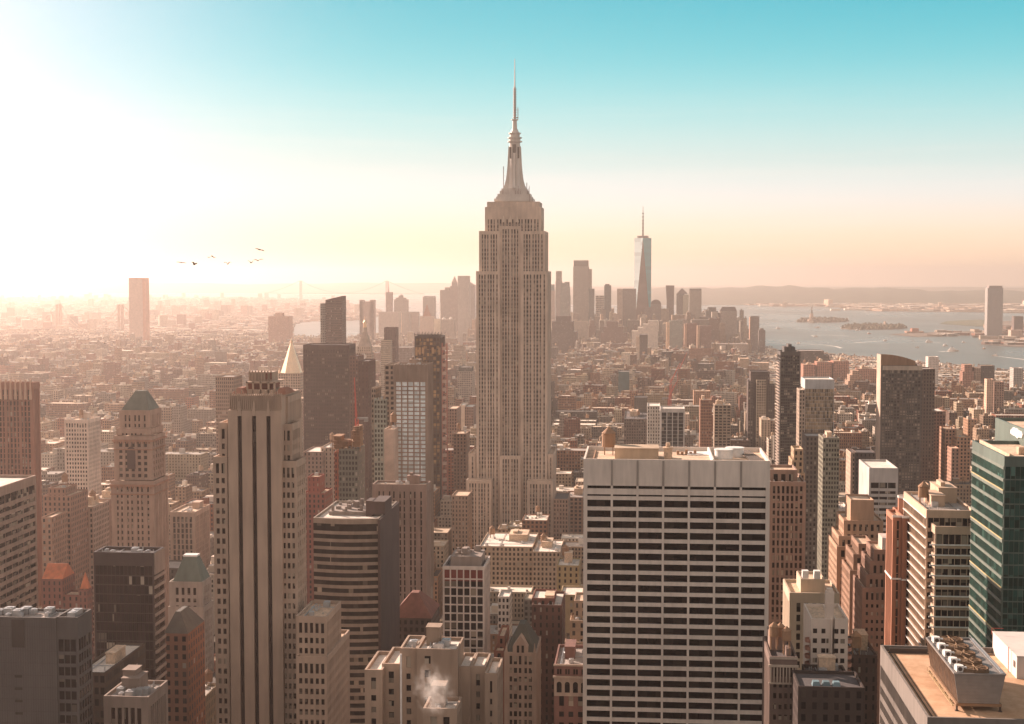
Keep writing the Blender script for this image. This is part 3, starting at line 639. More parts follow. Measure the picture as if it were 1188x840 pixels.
for sx in (x0+1, x1-1):
    for sy in (y0+1, y1-1): m.prism(sx, sy, 1.3, 0, z1, z1+7, 6)
m.build('corner_pinnacle', M_GOLD, root)
tower('beige_office', 'beige flat-topped block beside the gilded pyramid tower', 'beige flat-topped block', [(351, 371.5, 467, 1700, 30, dict(c=(.45, .34, .27), a=.45)), (336, 358, 462, 1720, 30, dict(c=(.47, .36, .28), a=.45))], cat='building', kit=[(0, 2, 1, 1)])
root, bb = tower('clock_tower', 'slender stone clock tower with a tapering roof and gold lantern', 'stone clock tower', [(413.5, 430.5, 409, 2050, 21, dict(c=(.45, .35, .28), a=.4)), (414.5, 429.5, 402, 2051, 19, dict(c=(.5, .4, .32), a=.3))], cat='tower')
x0, x1, y0, y1, z0, z1, o = bb[1]; xc, yc = (x0+x1)/2, (y0+y1)/2
m = MB(); m.frustum(x0+1, x1-1, y0+1, y1-1, z1, xc-3, xc+3, yc-3, yc+3, at(422, 385, yc).z); m.prism(xc, yc, 3, 3, at(422, 385, yc).z, at(422, 380, yc).z, 8); m.build('tapered_roof', S('pale_stone', (.5, .4, .33)), root)
m = MB(); m.prism(xc, yc, 2.6, 2.4, at(422, 380, yc).z, at(422, 374, yc).z, 8); m.prism(xc, yc, 2.6, .5, at(422, 374, yc).z, at(422, 371, yc).z, 8); m.prism(xc, yc, .5, 0, at(422, 371, yc).z, at(422, 365.5, yc).z, 6); m.build('lantern', M_GOLD, root)
m = MB(); m.prism(0, 0, 4, 4, 0, .6, 20); o_ = m.build('clock_face', S('clock_white', (.7, .65, .6)), None); o_.parent = root; o_.location = Vector((xc, y0-1.2, z1-14))-root.location; o_.rotation_euler = (R(90), 0, 0)
root, bb = tower('slanted_glass_tower', 'dark glass tower with a slanted top, tallest left of the clock tower', 'dark slant-topped glass tower', [(371.5, 378, 352, 2130, 28, dict(c=(.32, .3, .27), a=.5)), (377.5, 397, 348, 2120, 28, dict(c=(.13, .09, .075), a=.6, pu=2))], roof='dark', cat='tower')
x0, x1, y0, y1, z0, z1, o = bb[1]; m = MB(); m.face([(x0, y0, z1), (x1, y0, z1), (x1, y0, z1+6)]); m.face([(x0, y1, z1), (x1, y1, z1+6), (x1, y1, z1)]); m.face([(x1, y0, z1), (x1, y1, z1), (x1, y1, z1+6), (x1, y0, z1+6)]); m.face([(x0, y0, z1), (x1, y0, z1+6), (x1, y1, z1+6), (x0, y1, z1)]); m.build('slanted_top', S('dark_brown_metal', (.085, .055, .045)), root)

tower('brown_street_tower', 'nearer brown tower in the gap beside the tallest limestone skyscraper', 'nearer brown gap tower', [(526, 541, 503, 1480, 30, dict(c=(.30, .19, .14), a=.45))], roof='tan', kit=[(0, 1, 1, 0)])
tower('brown_street_tower', 'rosy brown tower just beside the black tower with red hoist', 'rosy brown tower', [(518, 530, 474, 1650, 40, dict(c=(.34, .22, .17), a=.45))], roof='tan')
tower('dark_top_tower', 'narrow dark tower with a lower beige front, beyond the slim greenish glass tower', 'narrow dark tower with beige front', [(445.5, 459, 380, 2500, 30, dict(c=(.12, .07, .06), a=.3)), (442, 453, 395, 2480, 18, dict(c=(.46, .38, .29), a=.5, pu=2))], roof='dark', cat='tower')
tower('grey_brown_block', 'plain grey-brown block rising beyond the black tower with amber crown', 'plain grey-brown block', [(459, 478, 403, 3000, 50, dict(c=(.30, .24, .21), a=.4))], roof='grey')
tower('round_grey_block', 'grey block with a dark roof band, between the black tower and the tallest skyscraper', 'dark-banded grey block', [(531, 548, 431, 2400, 40, dict(c=(.45, .38, .32), a=.55)), (532, 547, 426, 2405, 30, dict(c=(.12, .12, .11), a=.2))], roof='grey')
tower('tan_slab', 'tan-brown slab standing behind the fluted tower with dark strips', 'tan-brown slab', [(250, 271, 437, 1350, 30, dict(c=(.34, .24, .18), a=.5, pu=2))], roof='grey')
tower('red_brick_block', 'dark red brick block with narrower red top, beside the fluted tower', 'dark red brick block', [(352, 377, 572, 1000, 26, dict(c=(.24, .09, .07), a=.4)), (357, 371, 553, 1005, 16, dict(c=(.26, .08, .06), a=.2))], roof='tan', kit=[(0, 1, 0, 0), (1, 1, 0, 0)])
tower('beige_waist_block', 'beige block with a white roof below the wide dark brown slab', 'white-roofed beige block', [(372, 390, 519, 1200, 40, dict(c=(.46, .35, .28), a=.3)), (352, 374, 524, 1190, 40, dict(c=(.30, .21, .17), a=.4))], roof='pale', kit=[(0, 2, 1, 0)])
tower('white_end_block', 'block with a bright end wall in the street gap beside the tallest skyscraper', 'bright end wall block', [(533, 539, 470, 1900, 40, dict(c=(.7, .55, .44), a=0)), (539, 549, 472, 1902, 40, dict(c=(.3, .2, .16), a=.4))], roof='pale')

# left side
L1 = dict(pu=2.6, pv=3.8, pw=.4, sf=.2, pd=.8, sd=.15, cap=5, grp=4, cw=2)
root, bb = tower('ribbed_tower', 'red-brown tower with heavy vertical ribs at the hazy edge', 'red-brown ribbed tower', [(-14, 38, 444, 1000, 12)], st=L1, wall=S('red_brown', (.27, .12, .08)), gl=GL_W, win=80, cat='tower')
x0, x1, y0, y1, z0, z1, o = bb[0]; m = MB()
for k in range(9): x = x0+(x1-x0)*(k+.5)/9; m.frustum(x-1, x+1, y0-.4, y0+1.5, z1-12, x-.4, x+.4, y0-.1, y0+1, z1+2.5)
m.build('crown_finial', S('pale_trim', (.55, .38, .28)), root)
tower('white_grid_building', 'pale building with a regular grid of square windows, behind the red-brown ribbed tower', 'pale grid building', [(74.5, 102, 487, 1150, 27)], st=dict(pu=2.3, pv=3.4, pw=.42, sf=.45, pd=.4, sd=.35, cap=3, cw=1), wall=S('pale_brick', (.68, .56, .47)), gl=GL_D, win=100, kit=[(0, 3, 1, 1)], cat='building')
M_LB = S('lincoln_brick', (.37, .25, .19))
lin_ = dict(pu=3.1, pv=3.7, pw=.45, sf=.42, pd=.6, sd=.3, cap=3, cw=2.2, grp=2)
root, bb = tower('pyramid_roof_tower', 'tan stone tower with an arched loggia and a green copper pyramid roof', 'green pyramid roof tower', [
    (128.5, 178, 558, 850, 27, {}), (132, 176, 506, 852, 25, dict(yb=557, pu=4.2, grp=None)), (135, 175, 497, 853, 23, dict(yb=505)), (138, 174, 476, 854, 21, dict(yb=496.5))],
    st=lin_, wall=M_LB, gl=GL_W, win=100, cat='tower')
x0, x1, y0, y1, z0, z1, o = bb[3]; m = MB(); zt = at(160, 453, 864).z; xc = (x0+x1)/2+1; yc = (y0+y1)/2
m.frustum(x0+.5, x1-.5, y0+.5, y1-.5, z1-.9, xc-3.2, xc+3.2, yc-2, yc+2, zt); m.build('pyramid_roof', M_COPPER, root)
for i in (0, 1):
    x0, x1, y0, y1, z0, z1, o = bb[i]; m = MB(); m.box(x0-.8, x1+.8, y0-.8, y1+.8, z1-3.4, z1-2.2); m.box(x0-.5, x1+.5, y0-.5, y1+.5, z1-8.5, z1-7.9)
    for k in range(12): a = x0+(x1-x0)*k/12; m.box(a, a+.8, y0-.8, y0, z1-4.4, z1-3.4)
    m.build('cornice', S('terracotta', (.33, .17, .11)), root)
x0, x1, y0, y1, z0, z1, o = bb[1]; xc = (x0+x1)/2-1; m = MB(); zb_ = z1-20
pts = [(xc-2.6, zb_), (xc+2.6, zb_)]+[(xc+2.6*math.cos(t*math.pi/8), zb_+11+2.6*math.sin(t*math.pi/8)) for t in range(9)]
m.face([(a, y0-.4, b) for a, b in pts]); m.build('arched_window', plain('arch_dark', (.06, .03, .025), .4), root)
root, bb = tower('dark_glass_box', 'dark brown glass box with white diagonal-looking bands down its flank', 'dark glass box', [(108.5, 178, 641, 520, 12, dict(pu=1.6, W=dict(pu=6, sf=.36)))], st=dict(pu=3, pv=3.5, pw=.12, sf=.12, pd=.15, sd=.1, cap=5, cw=.5), wall=S('bronze', (.06, .038, .032), .5), gl=glass('bronze_glass', (.03, .018, .016), rough=.12, pb=.03), win=100, roof='dark', cat='office block', kit=[(0, 5, 0, 0)])
x0, x1, y0, y1, z0, z1, o = bb[0]; m = MB()
for k in range(30):
    z = z1-9-k*3.5; m.box(x1, x1+.45, y0+.4, y1, z-1.1, z)
m.box(x1, x1+.4, y0+.4, y1, z1-8.2, z1-.2); m.build('white_band', S('dim_band', (.36, .28, .24)), root)  # white bands coloured darker to stand for the shaded west flank
root, bb = tower('banded_block', 'brown office block with pale stepped bands at the edge of view', 'brown block with pale bands', [(-150, -76, 589.5, 520, 92)], st=dict(pu=6, pv=3.6, pw=.05, sf=.46, pd=.2, sd=.5, cap=4, cw=1), wall=S('brown_band', (.34, .24, .19)), gl=GL_D, win=100, roof='pale', cat='office block')
tower('grey_office', 'grey panelled office block with a cluttered parapet roof, lowest in the hazy corner', 'grey panelled block', [(-30, 65, 716, 430, 12, dict(solid=True)), (64.5, 90, 716, 430.6, 11.4, {})], st=dict(pu=2.2, pv=3.8, pw=.15, sf=.3, pd=.25, sd=.2, cap=7, cw=.6), roof='grey', wall=S('grey_panel', (.10, .09, .085), var=.16), gl=glass('dim_glass', (.012, .010, .010), pb=.05, blind=(.2, .17, .14)), win=60, cat='office block', kit=[(0, 12, 0, 0), (1, 4, 0, 0)])
root = [o for o in col.objects if o.name.startswith('grey_office')][0]; x0, x1, y0, y1, z0, z1, o = HEROS[-1][1][0]; m = MB()
for k in range(34): x = x0+(x1-x0)*k/34; m.box(x, x+.07, y0-.05, y0, 60, z1-.3)
for k in range(30): z = z1-3-k*3.8; m.box(x0, x1, y0-.04, y0, z, z+.09)
m.build('panel_joint', S('joint_dark', (.07, .06, .055)), root)
m = MB()
for k in range(24): z = z1-19-k*3.9; a = px2(7.5, 430); m.box(a, a+2.4, y0-.09, y0-.02, z, z+.8)
m.box(px2(5, 430), px2(20, 430), y0-.12, y0-.06, z1-9.5, z1-.8); m.build('vent_slot', S('vent_dark', (.045, .035, .03)), root)
tower('mansard_tower', 'grey stone tower with a truncated green copper roof', 'truncated green roof tower', [(196, 235, 675, 700, 15, {}), (195, 236, 704, 699, 17, dict(z0=0))], st=dict(pu=3, pv=3.7, pw=.5, sf=.45, pd=.5, sd=.4, cap=3, cw=2.6), wall=S('grey_stone', (.36, .30, .26)), gl=GL_W, win=60, cat='tower')
root = [o for o in col.objects if o.name.startswith('mansard_tower')][0]; b0 = HEROS[-1][1][0]; x0, x1, y0, y1, z0, z1, o = b0; m = MB()
m.frustum(x0+1.5, x1-.3, y0+.3, y1-.3, z1-.8, x0+6, x1-4.5, y0+5, y1-5, at(215, 645, 707).z); m.build('green_roof', S('mansard_copper', (.11, .145, .12), .7), root)
m = MB(); zt = at(215, 645, 707).z; m.box(x0+5.8, x1-4.3, y0+4.8, y1-4.8, zt+.01, zt+.9); m.build('roof_rim', M_WHITE, root)
tower('brick_block', 'dark brick block, low slate mansard roof, just past the dark glass box', 'slate mansard brick block', [(190, 218, 735, 560, 22, dict(c=(.25, .13, .09), a=.45))], roof='dark', cat='building')
x0, x1, y0, y1, z0, z1, o = HEROS[-1][1][0]; root = [o for o in col.objects if o.name.startswith('brick_block')][0]; m = MB(); m.frustum(x0, x1, y0, y1, z1, x0+3, x1-5, y0+6, y1-6, z1+7.5); m.build('slate_roof', S('slate', (.10, .10, .09)), root)
root, bb = tower('classical_building', 'stone building with a row of tall classical columns below its flat roof', 'columned stone building', [(120, 172, 808, 440, 19)], st=dict(pu=2.0, pv=9, pw=.35, sf=.12, pd=.7, sd=.3, cap=3.6, cw=2), wall=S('classic_stone', (.25, .19, .155)), gl=GL_W, win=40, roof='grey', cat='building', kit=[(0, 8, 0, 2)])
tower('glass_corner_block', 'low dark glazed block tucked behind the grey panelled block', 'low dark glazed block', [(88, 122, 780, 470, 40, dict(c=(.10, .075, .06), a=.7, pu=2, pv=4))], roof='pale', cat='building', kit=[(0, 3, 0, 1)])

tower('brown_apartment_block', 'hazy brown apartment block with a rounded water house, right behind the banded edge block', 'hazy brown apartment block', [(50, 82, 575, 930, 30, dict(c=(.33, .2, .15), a=.4)), (56, 76, 566, 936, 20, dict(c=(.33, .2, .15), a=.3)), (48, 60, 600, 900, 26, dict(c=(.36, .23, .17), a=.4))], cat='building', kit=[(1, 1, 1, 0)])
tower('brown_apartment_block', 'hazy tan apartment block below the pale grid building', 'hazy tan apartment block', [(84, 108, 588, 960, 30, dict(c=(.40, .29, .23), a=.45)), (100, 128, 579, 1000, 34, dict(c=(.30, .2, .16), a=.4))], cat='building', kit=[(0, 1, 1, 1), (1, 2, 0, 1)])
tower('classical_hotel', 'pale pilastered hotel with a flat roof, between the green pyramid tower and the fluted tower', 'pale pilastered hotel', [(197, 226, 594, 1000, 36)], st=dict(pu=3.2, pv=3.9, pw=.4, sf=.2, pd=.5, sd=.15, cap=3.5, cw=1.6), wall=S('hotel_stone', (.48, .35, .27)), gl=GL_W, win=40, cat='building', kit=[(0, 3, 0, 1)])
M_ORT = S('orange_tiles', (.55, .17, .08), var=.3)
tower('brick_church', 'dark brick church with bright orange-red gabled roof and a pointed turret', 'orange-roofed church', [(48, 72, 672, 760, 18, dict(c=(.22, .10, .08), a=.3)), (91, 101, 684, 760, 8, dict(c=(.22, .10, .08), a=.3)), (71, 92, 690, 761, 12, dict(c=(.22, .10, .08), a=.3))], roof='tan', cat='church')
root = [o for o in col.objects if o.name.startswith('brick_church')][0]; x0, x1, y0, y1, z0, z1, o = HEROS[-1][1][0]; m = MB()
m.frustum(x0, x1, y0, y1, z1-.5, x0+.1, x1-.1, (y0+y1)/2-.2, (y0+y1)/2+.2, z1+7); x0, x1, y0, y1, z0, z1, o = HEROS[-1][1][1]; m.prism((x0+x1)/2, (y0+y1)/2, 3.2, 0, z1, z1+9, 4, ph=math.pi/4); m.build('tiled_roof', M_ORT, root)

# centre foreground
wg = dict(pu=3.0, pv=3.9, pw=.2, sf=.16, pd=.6, sd=.45, cap=1.6, cw=.5)
root, bb = tower('white_grid_office', 'slim office block with a white frame grid and a dark red top row', 'white-framed grid office', [(513.5, 562, 657, 640, 25)], st=wg, wall=S('white_frame', (.62, .55, .5)), gl=GL_D, win=100, roof='dark', cat='office block')
x0, x1, y0, y1, z0, z1, o = bb[0]; m = MB(); nb = round((x1-x0-1)/3.0); bw2 = (x1-x0-1)/nb
for k in range(nb): m.box(x0+.5+(k+.12)*bw2, x0+.5+(k+.88)*bw2, y0+.32, y0+.45, z1-1.6-5.2, z1-1.7)
m.build('red_panel', plain('dark_red_panel', (.16, .02, .015), .6), root)
m = MB(); m.box(x0+3, x1-2, y0+5, y0+22, z1-1, z1+3.5)
for k in range(14): a, b, s_ = rnd.uniform(x0+4, x1-5), rnd.uniform(y0+7, y0+20), rnd.uniform(1, 2.6); m.box(a, a+s_, b, b+s_, z1+3.5, z1+3.5+rnd.uniform(.8, 3))
m.build('roof_machinery', S('machinery', (.3, .25, .22)), root)
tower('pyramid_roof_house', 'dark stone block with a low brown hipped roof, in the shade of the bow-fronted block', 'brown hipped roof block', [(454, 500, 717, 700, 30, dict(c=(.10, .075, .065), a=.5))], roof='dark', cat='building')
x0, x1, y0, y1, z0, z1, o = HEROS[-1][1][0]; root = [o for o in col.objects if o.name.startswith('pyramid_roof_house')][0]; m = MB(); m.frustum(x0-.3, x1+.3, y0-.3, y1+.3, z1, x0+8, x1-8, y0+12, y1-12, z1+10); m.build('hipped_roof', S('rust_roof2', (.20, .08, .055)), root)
M_TAN = S('tan_brick', (.35, .255, .19), var=.22)
tb = dict(pu=3.4, pv=3.6, pw=.5, sf=.5, pd=.45, sd=.4, cap=2.4, cw=1.2)
root, bb = tower('tan_brick_building', 'stepped tan brick building with sunlit flat roofs and steam in front', 'stepped tan brick building', [
    (464, 484, 752, 430, 16, {}), (483.5, 531, 753, 428, 15, dict(solid=True)), (423, 443.5, 777, 427, 22, {}), (443, 464.5, 770, 431, 20, {}), (530.5, 546, 773, 430.5, 16, dict(solid=True)), (545.5, 563.5, 773, 431, 16, {}), (562.5, 577, 781, 426, 18, {}), (491, 530, 822, 405, 12, dict(pu=3.8, pv=4.5))],
    st=tb, wall=M_TAN, gl=GL_D, win=100, roof='pale', cat='building', kit=[(0, 2, 0, 0), (1, 4, 0, 1), (7, 3, 0, 1)])
m = MB(); x0, x1, y0, y1, z0, z1, o = bb[1]
for k in range(5): m.box(x0+2.4, x0+4.2, y0-.06, y0, z1-4.5-k*4.2, z1-2.2-k*4.2)
for k in range(3): m.box(x0+7, x0+8.2, y0-.06, y0, z1-22-k*4.2, z1-20.2-k*4.2)
m.build('small_window', GL_D, root)
m = MB(); m.box(px2(464.2, 430), px2(464.2, 430)+.5, 426.5, 427.1, 60, bb[0][5]-1); m.build('drain_pipe', M_WHITE, root)
# gothic building with a gabled front
go = dict(pu=1.9, pv=3.7, pw=.34, sf=.4, pd=.45, sd=.25, cap=1.5, cw=1.6, grp=3)
root, bb = tower('gabled_building', 'narrow stone building with a gothic gable and steep green-black roof', 'gothic gabled building', [(585, 622.5, 757, 600, 28)], st=go, wall=S('gothic_stone', (.37, .27, .21)), gl=GL_D, win=100, cat='building')
x0, x1, y0, y1, z0, z1, o = bb[0]; xc = (x0+x1)/2; zt = at(603, 722, 612).z; m = MB()
m.frustum(x0+.3, x1-.3, y0+.8, y1-.5, z1-1.3, xc-1.2, xc+1.2, y0+9, y1-11, zt); m.build('steep_roof', S('slate_green', (.075, .075, .06)), root)
m = MB(); m.face([(xc-3.2, y0-.2, z1-1), (xc+3.2, y0-.2, z1-1), (xc+3.2, y0-.2, z1+2.5), (xc, y0-.2, z1+7), (xc-3.2, y0-.2, z1+2.5)])
m.face([(xc-3.2, y0-.2, z1+2.5), (xc, y0-.2, z1+7), (xc, y0+6, z1+7), (xc-3.2, y0+6, z1+2.5)]); m.face([(xc, y0-.2, z1+7), (xc+3.2, y0-.2, z1+2.5), (xc+3.2, y0+6, z1+2.5), (xc, y0+6, z1+7)])
m.box(xc-3.19, xc+3.19, y0-.1, y0+6, z1-1, z1+2.4)
for px in (x0+.4, x1-1.4): m.frustum(px, px+1, y0-.2, y0+.8, z1, px+.4, px+.6, y0+.2, y0+.4, z1+4)
m.build('gable', S('gothic_stone', (.37, .27, .21)), root)
m = MB()
for k in (-1, 1): m.box(xc+k*1-.5, xc+k*1+.5, y0-.3, y0-.2, z1+0, z1+3)
m.build('gable_window', GL_D, root)
tower('brick_flank', 'rust-red brick building squeezed against the gothic gabled building', 'rust-red brick building', [(573, 585, 755, 612, 24, dict(c=(.26, .11, .075), a=.3)), (577, 586, 738, 620, 20, dict(c=(.28, .13, .09), a=.3))], roof='tan', cat='building')
tower('dark_brick_tower', 'tall dark brick apartment block with a rusty roof edge, behind the gothic gabled building', 'tall dark brick apartment block', [(617, 652, 702, 660, 30, dict(c=(.14, .075, .06), a=.3)), (617, 643, 694, 665, 20, dict(c=(.20, .09, .07), a=.35))], roof='pale', cat='building', kit=[(0, 2, 0, 1)])
root, bb = tower('arched_window_building', 'stone-fronted brick building with a row of arched windows and a deep cornice', 'arched window building', [(643, 682, 771, 545, 30)], st=dict(pu=3.3, pv=4.2, pw=.5, sf=.5, pd=.5, sd=.4, cap=12, cw=1), wall=S('brick_red_dark', (.20, .10, .08)), gl=GL_D, win=30, roof='grey', cat='building', kit=[(0, 3, 0, 1)])
x0, x1, y0, y1, z0, z1, o = bb[0]; m = MB(); m.box(x0-.5, x1+.5, y0-.9, y0-.04, z1-5.2, z1-4.4); m.box(x0, x1, y0-.25, y0-.04, z1-12.2, z1-5.2); m.box(x0-.3, x1, y0-.5, y0-.04, z1-.6, z1+.1); m.build('stone_front', S('arch_stone', (.40, .31, .25)), root)
m = MB()
for k in range(4):
    xc = x0+1.9+k*3.1; pts = [(xc-.95, z1-10.8), (xc+.95, z1-10.8)]+[(xc+.95*math.cos(t*math.pi/8), z1-7.6+.95*math.sin(t*math.pi/8)) for t in range(9)]
    m.face([(a, y0-.3, b) for a, b in pts]); m.box(xc-.8, xc-.1, y0-.1, y0-.03, z1-3.8, z1-1.8); m.box(xc+.2, xc+.9, y0-.1, y0-.03, z1-3.8, z1-1.8)
m.build('arched_window', GL_K, root)
tower('tan_step_building', 'tan building stepping up in narrow tiers against the broad slab', 'tan narrow-tiered building', [(655, 680, 745, 640, 16, dict(c=(.36, .25, .18), a=.35)), (661, 680, 720, 645, 16, dict(c=(.38, .27, .19), a=.35)), (666, 680, 697, 650, 18, dict(c=(.42, .3, .22), a=.35))], cat='building', kit=[(0, 2, 0, 0), (1, 2, 0, 0)])
tower('ochre_building', 'ochre building with two window columns beside the broad slab', 'ochre two-column building', [(646, 672, 656, 850, 24, dict(c=(.40, .31, .18), a=.35, pu=3.6)), (650, 676, 690, 800, 24, dict(c=(.42, .32, .2), a=.3, pu=4))], roof='pale', cat='building', kit=[(0, 2, 1, 1)])
tower('long_pale_roof_building', 'low stone block with a long bright roof in front of the tallest skyscraper', 'long bright-roofed block', [(556, 618, 634, 1060, 60, dict(c=(.45, .34, .25), a=.5)), (618, 650, 640, 1050, 50, dict(c=(.42, .32, .24), a=.5))], roof='pale', cat='building', kit=[(0, 6, 1, 2), (1, 3, 1, 1)])
tower('small_white_block', 'small white block with five rows of square windows', 'small white block', [(577.5, 591, 692, 790, 18, dict(c=(.6, .54, .48), a=.55, pu=2.4))], roof='pale', cat='building')
tower('pale_step_block', 'brick block with a dark roof at the foot of the tallest skyscraper', 'dark-roofed block', [(642, 659, 579, 1230, 40, dict(c=(.33, .23, .18), a=.5, pu=2.6))], roof='dark', cat='building')
tower('brown_grid_loft', 'brown loft block with large square windows just beyond the dark-roofed block', 'brown loft block', [(656, 690, 577, 1330, 40, dict(c=(.35, .22, .16), a=.6, pu=4))], roof='grey', cat='building', kit=[(0, 3, 1, 1)])
tower('orange_roof_block', 'narrow tan block with a bright orange roof beside the tallest skyscraper', 'orange-roofed block', [(524, 543, 575, 1200, 30, dict(c=(.38, .26, .19), a=.4))], roof='tan', cat='building')
# construction site
tower('construction_tower', 'grey-green tower under construction with orange formwork at its top', 'grey-green tower under construction', [(393, 415, 521, 900, 24, dict(c=(.17, .17, .14), a=.6, pu=2, pv=3.4)), (388, 395, 524, 905, 16, dict(c=(.40, .12, .07), a=.4, pu=2))], cat='tower', roof='grey', kit=[(0, 4, 0, 1)])
root = [o for o in col.objects if o.name.startswith('construction_tower')][0]; b0 = HEROS[-1][1][0]; m = MB()
for (pa, pb_, ya, yb) in ((386, 396, 506, 521), (394, 404, 512, 518), (408, 418, 500, 518), (410, 417, 495, 503)):
    a = at(pa, ya, 902); b = at(pb_, yb, 902)
    for k in range(4): z = b.z+(a.z-b.z)*k/3; m.box(a.x, b.x, 901, 915, z-.15, z+.15)
    for x in (a.x, (a.x+b.x)/2, b.x): m.box(x-.2, x+.2, 901, 901.4, b.z-3, a.z)
    m.box(a.x+.3, b.x-.3, 903, 913, b.z, a.z-.5)
m.build('formwork', plain('orange_netting', (.30, .16, .08), .8), root)
def crane(name, label, base, zb, zj, tip, c=(.55, .1, .07), s=1.0, jibback=None):
    root = empty(name, base, label, 'crane'); M_ = plain('crane_red', c, .5)
    m = MB(); bx, by, _ = base
    for z in np.arange(zb, zj-2*s, 3*s): m.beam((bx-.9*s, by, z), (bx+.9*s, by, z+3*s), .16*s); m.beam((bx, by-.9*s, z), (bx, by+.9*s, z+3*s), .16*s)
    for a in (-.9, .9):
        for b in (-.9, .9): m.beam((bx+a*s, by+b*s, zb), (bx+a*s, by+b*s, zj), .22*s)
    m.build('mast', M_, root)
    m = MB(); t = Vector(tip); b0 = Vector((bx, by, zj)); 
    for off in (Vector((0, .8*s, 0)), Vector((0, -.8*s, 0)), Vector((-.9*s, 0, .9*s))): m.beam(b0+off, t, .22*s)
    for k in range(12):
        p = b0.lerp(t, k/12); q = b0.lerp(t, (k+1)/12); f1 = 1-k/12; m.beam(p+Vector((0, .8*s*f1, 0)), q+Vector((-.9*s*f1, 0, .9*s*f1)), .12*s); m.beam(p+Vector((0, -.8*s*f1, 0)), q+Vector((0, .8*s*f1, 0)), .12*s)
    m.build('jib', M_, root)
    m = MB(); d = (b0-t); d.z = 0; d.normalize(); m.beam(b0, b0+d*7*s, .7*s); e = b0+d*6*s; m.box(e.x-1.2*s, e.x+1.2*s, e.y-1.2*s, e.y+1.2*s, e.z-2*s, e.z+.6*s); m.build('counterweight', plain('crane_weight', (.3, .28, .26)), root)
    return root
a = at(414, 500, 905); b = at(411, 438, 905); crane('tower_crane', 'red luffing crane raised above the tower under construction', (a.x, 905, a.z), a.z, a.z+8, (b.x-0, 905, b.z))
a = at(389, 590, 900); b = at(389, 525, 899)
a = at(778, 445, 2300); b = at(789, 421, 2300); crane('tower_crane', 'red crane with its jib raised, above brick roofs beyond the broad slab', (a.x, 2300, 0), 0, a.z, (b.x, 2300, b.z), s=1.5)
a = at(776, 462, 2000); b = at(785, 443, 2000); crane('tower_crane', 'smaller red crane nearer to the white-capped striped tower', (a.x, 2000, 0), 0, a.z, (b.x, 2000, b.z), s=1.3)
a = at(787, 432, 2900); b = at(797, 409, 2900); crane('tower_crane', 'red crane farthest off, under the downtown towers', (a.x, 2900, 0), 0, a.z, (b.x, 2900, b.z), s=1.6)
# ------------------------------------------------------------------ right side
tower('ribbed_brown_block', 'brown block of close vertical ribs half hidden by the broad slab', 'ribbed brown block', [(893, 935, 559, 660, 30), (893, 925, 545, 668, 18, dict(z0=at(900, 559, 668).z, pu=4))], st=dict(pu=1.9, pv=3.4, pw=.45, sf=.3, pd=.6, sd=.25, cap=2, cw=1), wall=S('ribbed_brown', (.30, .2, .155)), gl=GL_W, win=80, roof='tan', cat='office block', kit=[(0, 2, 0, 0)])
tower('slender_tan_tower', 'slender stepped tan tower rising over the ribbed brown block', 'slender stepped tan tower', [(921, 932, 521, 800, 16, dict(c=(.46, .33, .22), a=.4)), (919, 932, 534, 798, 20, dict(c=(.46, .33, .22), a=.4)), (917, 934, 549, 796, 24, dict(c=(.46, .33, .22), a=.4))], cat='tower')
root, bb = tower('balcony_tower', 'tall dark tower with balcony edges down one side and a notched top', 'tall dark balcony tower', [(905.5, 928.5, 408, 1500, 32)], st=dict(pu=2.2, pv=3.1, pw=.2, sf=.3, pd=.3, sd=.45, cap=4, cw=.8), wall=S('dark_grey_brown', (.085, .075, .07)), gl=GL_D, win=60, roof='dark', cat='tower')
x0, x1, y0, y1, z0, z1, o = bb[0]; m = MB()
for k in range(50): z = z1-12-k*3.1; m.box(x0-1.8, x0, y0+1, y1-1, z-.5, z)
m.build('balcony', S('pale_stone', (.5, .4, .33)), root)
m = MB(); m.box(x0+4, x0+7, y0+2, y1-8, z1-1, z1+5); m.box(x0+8, x0+11.5, y0+2, y1-8, z1-1, z1+7.5); m.box(x0+12.5, x0+15, y0+2, y1-8, z1-1, z1+4.5); m.build('crown_block', S('dark_grey_brown', (.085, .075, .07)), root)
root, bb = tower('mottled_glass_tower', 'glass tower mottled with reflections under a plain blue-grey cap', 'mottled glass tower', [(934, 968, 440, 1350, 34)], st=dict(pu=1.6, pv=3.4, pw=.06, sf=.06, pd=.1, sd=.08, cap=9, cw=.4), wall=S('cap_grey', (.42, .44, .45), .6), gl=glass('mottled_glass', (.22, .18, .13), rough=.15, pb=.35, blind=(.55, .42, .28), cell=(1.6, 3.4), dark2=.9, metal=.3), win=60, roof='pale', cat='tower')  # mottled reflections painted as random warm pane tones
tower('narrow_annex', 'narrow striped annex beside the mottled glass tower', 'narrow striped annex', [(927.5, 934, 452, 1345, 24, dict(c=(.42, .33, .26), a=.5))], roof='pale', cat='building')
tower('weathered_glass_block', 'grey-green glass block in front of the mottled glass tower', 'grey-green glass block', [(955, 974, 508, 1000, 26, dict(c=(.24, .23, .18), a=.65, pu=1.8, pv=3.2))], roof='tan', cat='tower', kit=[(0, 2, 0, 1)])
tower('dark_low_tower', 'dark flat-fronted block joined to the grey-green glass block', 'dark flat-fronted block', [(935, 957, 506, 1100, 26, dict(c=(.15, .12, .10), a=.5))], roof='grey', cat='tower')
root, bb = tower('curved_top_tower', 'big dark residential slab with a bright edge and a curved roof screen', 'curve-topped residential slab', [(1022.5, 1070, 424, 1300, 22)], st=dict(pu=2.5, pv=2.9, pw=.3, sf=.32, pd=.35, sd=.3, cap=4, cw=1), wall=S('slab_brown', (.13, .11, .10)), gl=glass('mixed_glass', (.07, .06, .05), pb=.4, blind=(.4, .33, .26)), win=100, roof='tan', cat='tower')
